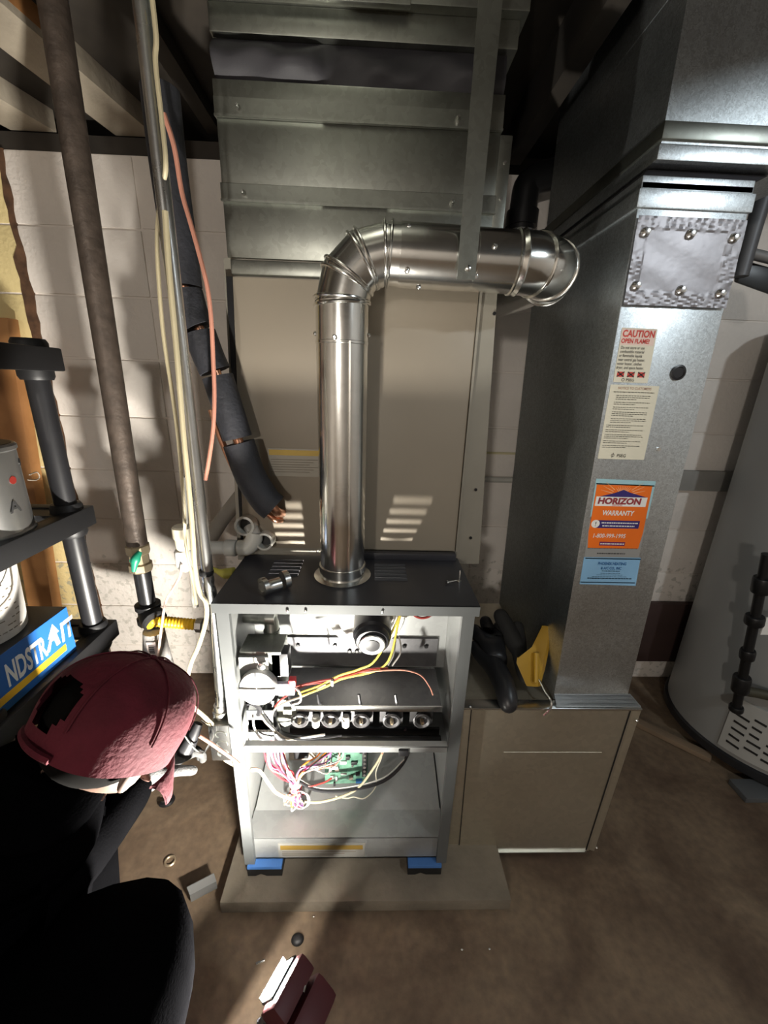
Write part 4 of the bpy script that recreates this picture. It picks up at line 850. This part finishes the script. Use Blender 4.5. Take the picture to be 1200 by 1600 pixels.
b = B(); b.lathe([(.017, 0), (.020, .006), (.021, .03), (.024, .033), (.024, .060), (.02, .064)], at(289, 858, Y=.955), (0, 0, 1), 20); lab(obj('upper_coupling', b, mat('ivory_pvc', (.68, .62, .48), .4), dt), 'ivory upper coupling')
b = B(); b.lathe([(.004, 0), (.014, .006), (.021, .02), (.022, .058), (.020, .062)], at(291, 893, Y=.955), (0, 0, 1), 20); lab(obj('lower_cap', b, WHITEP, dt), 'white rounded lower cap')
b = B(); b.tube([at(300, 890, Y=.955), at(302, 930, Y=.955), at(306, 948, Y=.955)], [.006, .006, .008], 10, 4); obj('drip_tube', b, PVC, dt)
b = B(); b.tube([at(326, 845, Y=1.3), at(345, 815, Y=1.35), at(378, 772, Y=1.42)], .026, 14, 0); tag(obj('wall_drain_pipe', b, mat('grimy_pvc', (.34, .31, .27), .5)), 'grimy drain pipe slanting up behind the white condensate pipe', 'pipe')
b = B(); b.tube([at(340, 893, Y=.86), at(352, 896, Y=.86), at(366, 895, Y=.86)], [.006, .013, .014], 10, 3); b.tube([at(328, 888, Y=.87), at(345, 894, Y=.862)], .006, 8, 0); tag(obj('gas_tap', b, mat('olive_yellow_tap', (.40, .36, .06), .45)), 'olive yellow tap on the wall side of the dark furnace cover', 'tap')

# ------------------------------------------------------------------ shelving on the left
sh = thing('shelving_unit', 'black plastic shelving unit with round posts along the left side', 'shelf', (-1.0, .8, 0))
SX0, SX1, SY0, SY1 = -1.27, -.715, .60, 1.0
for (x, y) in ((-.755, .962), (-1.23, .962), (-.755, .638), (-1.23, .638)):
    b = B(); b.lathe([(.0235, 0), (.0235, 1.33)], (x, y, 0), (0, 0, 1), 22); obj('post', b, BLACKG, sh)
for z in (.10, .585, .925, 1.30):
    b = B(); zt = z + .05
    b.box(SX1 - .03, SX1, SY0, SY1, z, zt, .004); b.box(SX0, SX0 + .03, SY0, SY1, z, zt, .004)
    b.box(SX0 + .03, SX1 - .03, SY1 - .03, SY1, z, zt, .003); b.box(SX0 + .03, SX1 - .03, SY0, SY0 + .03, z, zt, .003)
    b.plate(SX0 + .03, SX1 - .03, SY0 + .03, SY1 - .03, zt - .012, zt - .004, [(SX1 - .085, SX1 - .045, .65 + .075 * k, .695 + .075 * k) for k in range(4)] + [(-1.20 + .12 * j, -1.12 + .12 * j, .66 + .1 * k, .69 + .1 * k) for j in range(3) for k in range(3)])
    s_ = obj('shelf_board', b, BLACK, sh)
    for (x, y) in ((-.755, .962), (-1.23, .962), (-.755, .638), (-1.23, .638)): b = B(); b.lathe([(.030, -.02), (.034, -.012), (.034, .058), (.030, .066)], (x, y, z), (0, 0, 1), 22); obj('post_collar', b, BLACK, s_)
pc = thing('paint_can', 'round tin can on the middle black shelf', 'can', (-.80, .83, .972))
pcx, pcy = -.806, .80
b = B(); b.lathe([(.082, .0), (.084, .003), (.084, .006), (.081, .009), (.081, .172), (.084, .175), (.084, .182), (.080, .186)], (pcx, pcy, .972), (0, 0, 1), 40); obj('can_body', b, STEELCAN, pc)
b = B(); b.lathe([(.076, 0), (.076, .003), (.06, .004)], (pcx, pcy, 1.156), (0, 0, 1), 32); obj('lid', b, BLACKG, pc)
b = B(); b.tube([at(46, 742, Y=.82), at(58, 738, Y=.85), at(62, 745, Y=.86), at(57, 750, Y=.85), at(44, 750, Y=.82)], .0012, 6, 5); obj('wire_handle', b, GREYINK, pc)
for (px, py, r, m) in ((22, 722, .008, BLACKG), (3, 750, .008, REDBRN)):
    p = at(px, py, X=pcx + .06); b = B(); d_ = V((p.x - pcx, p.y - pcy, 0)).normalized(); b.lathe([(r, 0), (r, .001)], V((pcx, pcy, p.z)) + d_ * .0808, d_, 14); obj('can_mark', b, m, pc)
p = at(8, 790, X=pcx + .06); d_ = V((p.x - pcx, p.y - pcy, 0)).normalized()
text([('A', .034, V((pcx, pcy, p.z - .012)) + d_ * .0825 - V((-d_.y, d_.x, 0)) * .012)], 0, 0, (-d_.y, d_.x, 0), (0, 0, 1), INK, pc, bold=.02)
BXZ = .635
cb_ = thing('carton', 'blue printed carton with yellow band on the lower black shelf', 'box', (-.9, .75, BXZ))
b = B(); b.hexa([(-1.10, .635, BXZ), (-.735, .635, BXZ), (-.735, .868, BXZ), (-1.10, .868, BXZ), (-1.10, .635, .757), (-.735, .635, .757), (-.735, .868, .757), (-1.10, .868, .757)], .002); obj('carton_body', b, BLACKG, cb_)
b = B(); b.box(-.7352, -.7342, .637, .866, BXZ + .002, .756); sf = lab(obj('printed_side', b, BOXBLUE, cb_, sm=False), 'blue printed side')
b = B(); b.box(-.7344, -.7336, .645, .838, .655, .672); obj('yellow_band', b, BOXYEL, sf, sm=False)
text([('NDSTR', .070, (-.7340, .682, .682))], 0, 0, (0, 1, 0), (0, 0, 1), WHITEP, sf, bold=.030, shear=.14, sx=.46)
text([('IT', .066, (-.7340, .829, .682))], 0, 0, (0, 1, 0), (0, 0, 1), WHITEP, sf, bold=.03, shear=.16, sx=.72)
b = B(); b.prism([(-.7338, .781, .684), (-.7338, .793, .684), (-.7338, .8025, .703), (-.7338, .811, .703), (-.7338, .814, .684), (-.7338, .825, .684), (-.7338, .821, .714), (-.7338, .829, .714), (-.7338, .816, .742), (-.7338, .795, .714), (-.7338, .802, .714)], (.0004, 0, 0)); lab(obj('arrow_letter', b, WHITEP, sf, sm=False), 'letter A drawn as an upward arrow')
bk = thing('bucket', 'white pail with wire handle on top of the blue carton', 'bucket', (-.9, .7, .758))
bx, by = -.845, .75
b = B(); b.lathe([(.088, 0), (.090, .003), (.098, .17), (.103, .172), (.103, .19), (.099, .194)], (bx, by, .758), (0, 0, 1), 40); bb = obj('pail', b, mat('white_pail', (.72, .70, .66), .45, c2=(.60, .57, .53), scale=40), bk)
b = B(); a0 = math.atan2(-.25, 1)
hp = V((bx + .100 * math.cos(.25), by + .100 * math.sin(.25), .925)); hq = V((bx + .100 * math.cos(-2.6), by + .100 * math.sin(-2.6), .925))
b.tube([hp, V((bx + .118, by - .02, .865)), V((bx + .085, by - .095, .83)), V((bx, by - .13, .825)), hq], .0018, 8, 6); obj('wire_handle', b, GREYINK, bk)
b = B(); b.ball(hp, .011); obj('handle_ear', b, WHITEP, bk)
lb_ = B()
for k in range(9):
    for q in range(6):
        if random.random() < .45: continue
        a = -.5 + q * .13 + random.uniform(0, .03); r = .0925 + .00047 * (20 + 13 * k) / 10 * .98
        rr = .090 + .008 * ((.02 + .013 * k) / .17) + .0006
        lb_.obox((bx + rr * math.cos(a), by + rr * math.sin(a), .778 + .013 * k), (.0006, random.uniform(.005, .011), .002), a)
obj('print_line', lb_, GREYINK, bb, sm=False)
b = B(); b.hexa([(-1.40, 1.43, .01), (-1.30, 1.43, .01), (-1.30, 1.48, .01), (-1.40, 1.48, .01), (-1.285, 1.455, 1.46), (-1.195, 1.455, 1.46), (-1.195, 1.50, 1.46), (-1.285, 1.50, 1.46)], .003)
tag(obj('lumber', b, WOOD), 'orange wooden plank leaning against the yellow block wall behind the shelf', 'plank')
b = B(); b.tube([at(36, 668, Y=1.515), at(42, 665, Y=1.510), at(48, 663, Y=1.505)], .008, 8, 3); b.tube([at(36, 680, Y=1.515), at(46, 674, Y=1.51), at(54, 666, Y=1.515)], .002, 6, 4); tag(obj('hook', b, BLKIRON), 'small dark hook on the yellow block wall by the plank', 'hook')

# ------------------------------------------------------------------ person crouching at lower left
pr = thing('person', 'person in black clothes and burgundy cap crouching by the open furnace, grey gloves', 'person', (-.52, .38, 0))
HC = V((-.385, .50, .775)); hd = V((.58, .81, 0)).normalized(); pt = math.radians(40)
fw3 = hd * math.cos(pt) - V((0, 0, 1)) * math.sin(pt); up3 = hd * math.sin(pt) + V((0, 0, 1)) * math.cos(pt); lf3 = up3.cross(fw3)
def hl(a, b_, c): return HC + fw3 * a + lf3 * b_ + up3 * c
HR = M((fw3, lf3, up3)).transposed()
J = dict(pel=V((-.66, .36, .27)), sp1=V((-.63, .40, .42)), sp2=V((-.575, .43, .57)), chest=V((-.52, .44, .64)), nb=V((-.475, .455, .70)), nk=V((-.44, .475, .735)),
         shR=V((-.535, .30, .655)), elR=V((-.505, .455, .505)), wrR=V((-.490, .665, .455)), shL=V((-.56, .575, .61)), elL=V((-.66, .66, .38)), wrL=V((-.74, .60, .24)),
         hpR=V((-.655, .27, .24)), thR=V((-.46, .325, .44)), knR=V((-.284, .362, .540)), anR=V((-.42, .31, .10)), toR=V((-.30, .325, .045)), hpL=V((-.66, .46, .25)), knL=V((-.56, .56, .09)), anL=V((-.86, .50, .07)), toL=V((-.95, .49, .045)))
J['hood'] = hl(-.055, 0, -.080)
names = [n for n in J if n != 'hood']; E_ = [('pel', 'sp1'), ('sp1', 'sp2'), ('sp2', 'chest'), ('chest', 'nb'), ('nb', 'nk'), ('chest', 'shR'), ('shR', 'elR'), ('elR', 'wrR'), ('chest', 'shL'), ('shL', 'elL'), ('elL', 'wrL'), ('pel', 'hpR'), ('hpR', 'thR'), ('thR', 'knR'), ('knR', 'anR'), ('anR', 'toR'), ('pel', 'hpL'), ('hpL', 'knL'), ('knL', 'anL'), ('anL', 'toL')]
RB = dict(pel=.115, sp1=.11, sp2=.115, chest=.105, nb=.06, nk=.052, shR=.055, elR=.04, wrR=.027, shL=.055, elL=.04, wrL=.027, hpR=.085, thR=.07, knR=.055, anR=.038, toR=.03, hpL=.085, knL=.055, anL=.038, toL=.03)
# body with neck and head in one skin
vs = [J[n] for n in names] + [hl(-.045, 0, -.085), hl(-.015, 0, -.01), hl(.0, 0, .045), hl(.045, 0, -.065), hl(.085, 0, -.028), hl(.07, 0, -.085)]
nh = len(names); ed = [(names.index(a), names.index(c)) for a, c in E_] + [(names.index('nk'), nh), (nh, nh + 1), (nh + 1, nh + 2), (nh, nh + 3), (nh + 3, nh + 5), (nh + 1, nh + 4)]
skin('body', vs, ed, [RB[n] * (.95 if n in ('nk', 'wrL', 'anR', 'anL', 'toR', 'toL') else .45) for n in names] + [.05, .078, .07, .05, .030, .030], SKINM, pr)
b = B(); b.ball(hl(.112, 0, -.035), .013, (1.2, .8, 1.5), HR, 12, 8); obj('nose', b, SKINM, pr)
for s_ in (1, -1):
    b = B(); b.ball(hl(-.005, s_ * .076, -.040), .015, (.75, .35, 1.25), HR, 12, 8); obj('ear', b, SKINM, pr)
    b = B(); b.ball(hl(.086, s_ * .032, -.005), .010, (1, 1, 1), HR, 10, 8); obj('eye', b, WHITEP, pr)
b = B(); b.ball(hl(.090, 0, -.082), .016, (.5, 1.3, .35), HR, 10, 6); obj('mouth', b, mat('lips', (.10, .05, .04), .5), pr)
b = B(); b.ball(hl(-.02, 0, .004), .089, (1.0, .93, .95), HR, 24, 16); lab(obj('hair', b, mat('dark_hair', (.004, .0035, .003), 1, spec=.05), pr), 'short dark hair')
# jacket and trousers, shoes, gloves
jn_ = ['pel', 'sp1', 'sp2', 'chest', 'nb', 'hood', 'shR', 'elR', 'wrR', 'shL', 'elL', 'wrL']
je = [(a, c) for a, c in E_ if a in jn_ and c in jn_] + [('nb', 'hood')]
JR = dict(pel=.165, sp1=.18, sp2=.165, chest=.135, nb=.10, hood=.100, shR=.085, elR=.062, wrR=.042, shL=.085, elL=.062, wrL=.042)
skin('jacket', [J[n] for n in jn_], [(jn_.index(a), jn_.index(c)) for a, c in je], [JR[n] for n in jn_], CLOTH, pr)
tn = ['pel', 'hpR', 'thR', 'knR', 'anR', 'hpL', 'knL', 'anL']; te = [(a, c) for a, c in E_ if a in tn and c in tn]
TR = dict(pel=.17, hpR=.15, thR=.135, knR=.096, anR=.055, hpL=.12, knL=.088, anL=.055)
skin('trousers', [J[n] for n in tn], [(tn.index(a), tn.index(c)) for a, c in te], [TR[n] for n in tn], CLOTH, pr)
for a_, t_ in (('anR', 'toR'), ('anL', 'toL')):
    A, T = J[a_], J[t_]; d_ = (T - A); d_.z = 0; d_.normalize()
    skin('shoe', [A - d_ * .05 + V((0, 0, -.055)), A + V((0, 0, -.04)), A + d_ * .09 + V((0, 0, -.06)), A + d_ * .17 + V((0, 0, -.062))], [(0, 1), (1, 2), (2, 3)], [.036, .044, .040, .034], BLACKG, pr)
def glove(wr, fwd, dn, thumb_side, curl, name='glove'):
    fwd = fwd.normalized(); dn = (dn - fwd * dn.dot(fwd)).normalized(); sd = fwd.cross(dn) * thumb_side
    v = [wr - fwd * .035, wr, wr + fwd * .045, wr + fwd * .085]; e = [(0, 1), (1, 2), (2, 3)]; r = [(.034, .034), (.030, .026), (.040, .019), (.040, .017)]
    r = [.034, .030, .030, .024]
    for k, (off, l_) in enumerate(((.030, .040), (.010, .046), (-.010, .043), (-.030, .034))):
        base = wr + fwd * .080 + sd * off; i0 = len(v)
        p1 = base + (fwd * math.cos(curl * .4) + dn * math.sin(curl * .4)) * l_ * .9
        p2 = p1 + (fwd * math.cos(curl) + dn * math.sin(curl)) * l_ * .75; p3 = p2 + (fwd * math.cos(curl * 1.7) + dn * math.sin(curl * 1.7)) * l_ * .55
        v += [base, p1, p2, p3]; e += [(2, i0), (i0, i0 + 1), (i0 + 1, i0 + 2), (i0 + 2, i0 + 3)]; r += [.0125, .011, .010, .009]
    i0 = len(v); tb = wr + fwd * .03 + sd * .030
    v += [tb, tb + (fwd * .6 + sd * .8) * .032, tb + (fwd * .95 + sd * .75 + dn * .4) * .055]; e += [(1, i0), (i0, i0 + 1), (i0 + 1, i0 + 2)]; r += [.014, .012, .0105]
    return skin(name, v, e, r, GLOVE, pr)
lab(glove(J['wrR'], V((.42, .85, -.12)), V((.1, .1, -1)), -1, .9), 'grey knit glove on the reaching hand')
glove(J['wrL'], V((.3, .1, -.9)), V((-1, 0, 0)), 1, .8)
# cap
b = B(); nu, nv = 80, 28; G = []
for i in range(nv + 1):
    ph = math.pi / 2 * (1 - i / nv) ; row = []
    for k in range(nu):
        th = 2 * math.pi * k / nu
        puff = 1 + .02 * math.sin(3 * th + 1) + .018 * math.sin(5 * th) * (i / nv)
        a_ = .113 * math.cos(math.pi / 2 - ph if False else ph) * puff if False else .113 * math.sin(math.pi / 2 * i / nv) ** .85 * puff
        c_ = .092 * math.sin(math.pi / 2 * i / nv) ** .85 * puff
        z_ = .094 * math.cos(math.pi / 2 * i / nv) ** .8
        row.append((th, V((-.008 + a_ * math.cos(th), c_ * math.sin(th), .012 + z_))))
    G.append(row)
for j in (1, 2, 3): G.append([(th, V((-.008 + (q.x + .008) * (1 - .012 * j), q.y * (1 - .012 * j), .012 - .014 * j))) for th, q in G[nv]])
VV = [[b.bm.verts.new(hl(*q)) for th, q in row] for row in G[1:]]; topv = b.bm.verts.new(hl(-.008, 0, .106))
for k in range(nu): b.bm.faces.new((topv, VV[0][k], VV[0][(k + 1) % nu]))
for i in range(len(VV) - 1):
    for k in range(nu):
        th = G[i + 2][k][0]
        dth = abs((th - math.pi + math.pi) % (2 * math.pi) - math.pi)
        if (dth / .37) ** 2 + ((i / nv - .80) / .19) ** 2 < 1: continue        # snap opening at the back
        b.bm.faces.new((VV[i][k], VV[i + 1][k], VV[i + 1][(k + 1) % nu], VV[i][(k + 1) % nu]))
cp = lab(obj('cap', b, CAPM, pr, ang=80), 'burgundy baseball cap with faded smears')
for k in range(6):      # seams
    th = math.pi / 6 + k * math.pi / 3; pts = []
    for i in range(1, nv + 1):
        q = V((-.008 + .1145 * math.sin(math.pi / 2 * i / nv) ** .85 * math.cos(th), .0935 * math.sin(math.pi / 2 * i / nv) ** .85 * math.sin(th), .0125 + .095 * math.cos(math.pi / 2 * i / nv) ** .8)); pts.append(hl(*q))
    b = B(); b.tube(pts, .0013, 5, 2); obj('seam', b, CAPM, cp)
b = B(); b.ball(hl(-.008, 0, .107), .007, (1, 1, .6), HR, 10, 6); obj('button', b, CAPM, cp)
b = B(); T_, Bt = [], []
for i in range(25):
    t_ = -1 + 2 * i / 24; yy = .088 * math.sin(t_ * 1.4) / math.sin(1.4); inn = -.008 + .108 * math.sqrt(max(0, 1 - (yy / .094) ** 2)); out = .070 + .035 * math.sqrt(max(0, 1 - (yy / .0885) ** 2)) ** .7 - .0
    row = [V((inn + (max(out, inn + .002) - inn) * j / 6, yy, -.022 - .026 * (abs(yy) / .09) ** 2 - .030 * (j / 6) ** 2)) for j in range(7)]
    T_.append([b.bm.verts.new(hl(*q)) for q in row]); Bt.append([b.bm.verts.new(hl(q.x, q.y, q.z - .004)) for q in row])
for S_ in (T_, Bt):
    for i in range(24):
        for j in range(6): b.bm.faces.new((S_[i][j], S_[i][j + 1], S_[i + 1][j + 1], S_[i + 1][j]))
for i in range(24): b.bm.faces.new((T_[i][6], T_[i + 1][6], Bt[i + 1][6], Bt[i][6])); b.bm.faces.new((T_[i][0], T_[i + 1][0], Bt[i + 1][0], Bt[i][0]))
lab(obj('brim', b, CAPM, cp, ang=60), 'curved cap brim')
b = B(); b.tube([hl(-.008 + .111 * math.cos(t_), .0915 * math.sin(t_), -.024) for t_ in [math.pi - .5 + i * .1 for i in range(11)]], .005, 6, 2); obj('back_strap', b, CAPM, cp)
# tool in the gloved hand
tl = thing('hand_tool', 'black handled tool with bent wire bail held in the grey gloved hand', 'tool', at(295, 1160, Y=.74))
b = B(); b.tube([at(274, 1186, Y=.725), at(288, 1172, Y=.735), at(300, 1150, Y=.75), at(310, 1130, Y=.765)], [.018, .022, .017, .011], 14, 4); obj('grip', b, BLACKG, tl)
b = B(); b.lathe([(.006, 0), (.006, .003), (.003, .004)], at(270, 1162, Y=.70), (.2, -.6, .8), 12); lab(obj('snap', b, CHROME, tl), 'shiny snap')
b = B(); b.tube([at(289, 1150, Y=.725), at(302, 1168, Y=.72), at(314, 1176, Y=.72), at(322, 1172, Y=.72), at(333, 1151, Y=.72), at(330, 1138, Y=.722), at(315, 1126, Y=.74)], .0022, 6, 3); lab(obj('wire_bail', b, CHROME, tl), 'bent wire bail')

# ------------------------------------------------------------------ work light standing on the floor
LC = V((-.140, .405, .318)); ya = math.radians(24); LR = rotz(ya) @ M.Rotation(math.radians(42), 3, 'X')    # local z: LED normal after tilt
wk = thing('work_light', 'lit red and black portable work light standing on the floor before the furnace', 'work light', (-.125, .37, 0))
LN = V((-.74, .43, .52)).normalized(); LX = V((.46, .885, -.077)); LX = (LX - LN * LN.dot(LX)).normalized(); LY = LN.cross(LX)
LM = M((LX, LY, LN)).transposed()
b = B(); b.obox(LC, (.052, .031, .002), LM, .0005); obj('led_panel', b, emit('led_glow', (1, .95, .86), LED_STRENGTH), wk)
b = B()
for u_, v_, su, sv, h_ in ((0, .0185, .060, .004, .0125), (0, -.0185, .060, .004, .004), (.0285, 0, .004, .041, .004), (-.0285, 0, .004, .041, .004)): b.obox(LC + LX * u_ + LY * v_ + LN * (h_ / 2 - .003), (su, sv, h_), LM)
lab(obj('lens_rim', b, BLACKG, wk, sm=False), 'raised black rim round the lit panel')  # lower lip added and made tall to keep light off the floor
b = B(); c = LC - LN * .0025; b.obox(c - LN * .02, (.080, .058, .034), LM, .008); obj('lamp_head', b, REDPL, wk)
b = B(); b.obox(LC - LN * .05 + V((.012, -.005, -.02)), (.085, .07, .05), LM, .012); obj('lamp_back', b, REDPL, wk)
b = B(); b.obox((-.125, .365, .245), (.085, .062, .07), rotz(ya), .010); b.obox((-.125, .362, .125), (.05, .045, .20), rotz(ya), .008); obj('stem', b, BLACKG, wk)
b = B(); b.lathe([(.085, 0), (.088, .006), (.085, .02), (.035, .03)], (-.125, .362, 0), (0, 0, 1), 32); obj('base', b, BLACKG, wk)
b = B(); cc_ = at(476, 1565, Y=.39); b.tube([cc_ + V((.004 * math.cos(t_), .020 * math.cos(t_), .034 * math.sin(t_))) for t_ in [-1.7 + i * .34 for i in range(11)]], .0022, 8, 3); lab(obj('hook_ring', b, CHROME, wk), 'chrome hanging hook')

# ------------------------------------------------------------------ bits on the floor
p = [at(294, 1396, Z=.02), at(336, 1374, Z=.02), at(344, 1402, Z=.0), at(304, 1424, Z=.0)]
b = B(); b.hexa([p[0] + V((0, 0, .022)), p[1] + V((0, 0, .022)), (p[1] + p[2]) / 2 + V((0, 0, .026)), (p[0] + p[3]) / 2 + V((0, 0, .026)), p[0] + V((0, 0, .024)), p[1] + V((0, 0, .024)), (p[1] + p[2]) / 2 + V((0, 0, .028)), (p[0] + p[3]) / 2 + V((0, 0, .028))])
q0, q1 = (p[0] + p[3]) / 2, (p[1] + p[2]) / 2; d_ = V((.0008, -.0015, 0))
b.hexa([q0 + V((0, 0, .001)), q1 + V((0, 0, .001)), q1 - d_ + V((0, 0, .001)), q0 - d_ + V((0, 0, .001)), q0 + V((0, 0, .028)), q1 + V((0, 0, .028)), q1 - d_ + V((0, 0, .028)), q0 - d_ + V((0, 0, .028))])
b.hexa([p[0] + V((0, 0, .001)), p[1] + V((0, 0, .001)), p[1] - d_ + V((0, 0, .001)), p[0] - d_ + V((0, 0, .001)), p[0] + V((0, 0, .024)), p[1] + V((0, 0, .024)), p[1] - d_ + V((0, 0, .024)), p[0] - d_ + V((0, 0, .024))])
tag(obj('metal_bracket', b, mat('pale_zinc', (.17, .17, .165), .45, .4), sm=False), 'small folded sheet metal bracket lying on the floor left of the concrete slab', 'bracket')
b = B(); c = at(260, 1250, Z=.008); b.tube([c + V((.018 * math.cos(t_), .014 * math.sin(t_), 0)) for t_ in [-2.2 + .38 * i for i in range(13)]], [.0085] * 9 + [.007, .006, .004, .003], 8, 2); tag(obj('hose_clip', b, BLKIRON), 'dark C shaped clip on the floor between the person and furnace', 'clip')
b = B(); c = at(266, 1345, Z=.003); b.tube([c + V((.013 * math.cos(t_), .012 * math.sin(t_), 0)) for t_ in [2 * math.pi * i / 16 for i in range(17)]], .003, 6, 0); tag(obj('metal_ring', b, mat('dull_ring', (.45, .36, .25), .4, .7)), 'small dull metal ring on the floor nearer the person than the clip', 'ring')
b = B(); b.ball(at(465, 1468, Z=.008), .014, (1.1, .9, .6)); tag(obj('dark_spot', b, BLACK), 'small black lump standing in for a dark floor spot behind the lit work light', 'spot')  # lump added in place of a dark spot on the floor
b = B(); c = at(400, 1506, Z=.003); b.lathe([(.003, 0), (.003, .02)], c, (1, .3, 0), 8); tag(obj('bolt', b, CHROME), 'tiny bright bolt on the floor left of the lit work light', 'bolt')
for (x, y, l) in ((765, 1483, 'rightmost of the tiny metal crumbs on the brown floor'), (722, 1484, 'tiny metal crumb just left of the rightmost one on the floor'), (490, 1432, 'tiny metal crumb on the floor close to the slab front edge')): b = B(); b.ball(at(x, y, Z=.002), .003, (1.2, .8, .7), None, 8, 6); tag(obj('metal_crumb', b, CHROME), l, 'crumb', 'metal crumbs on the floor')
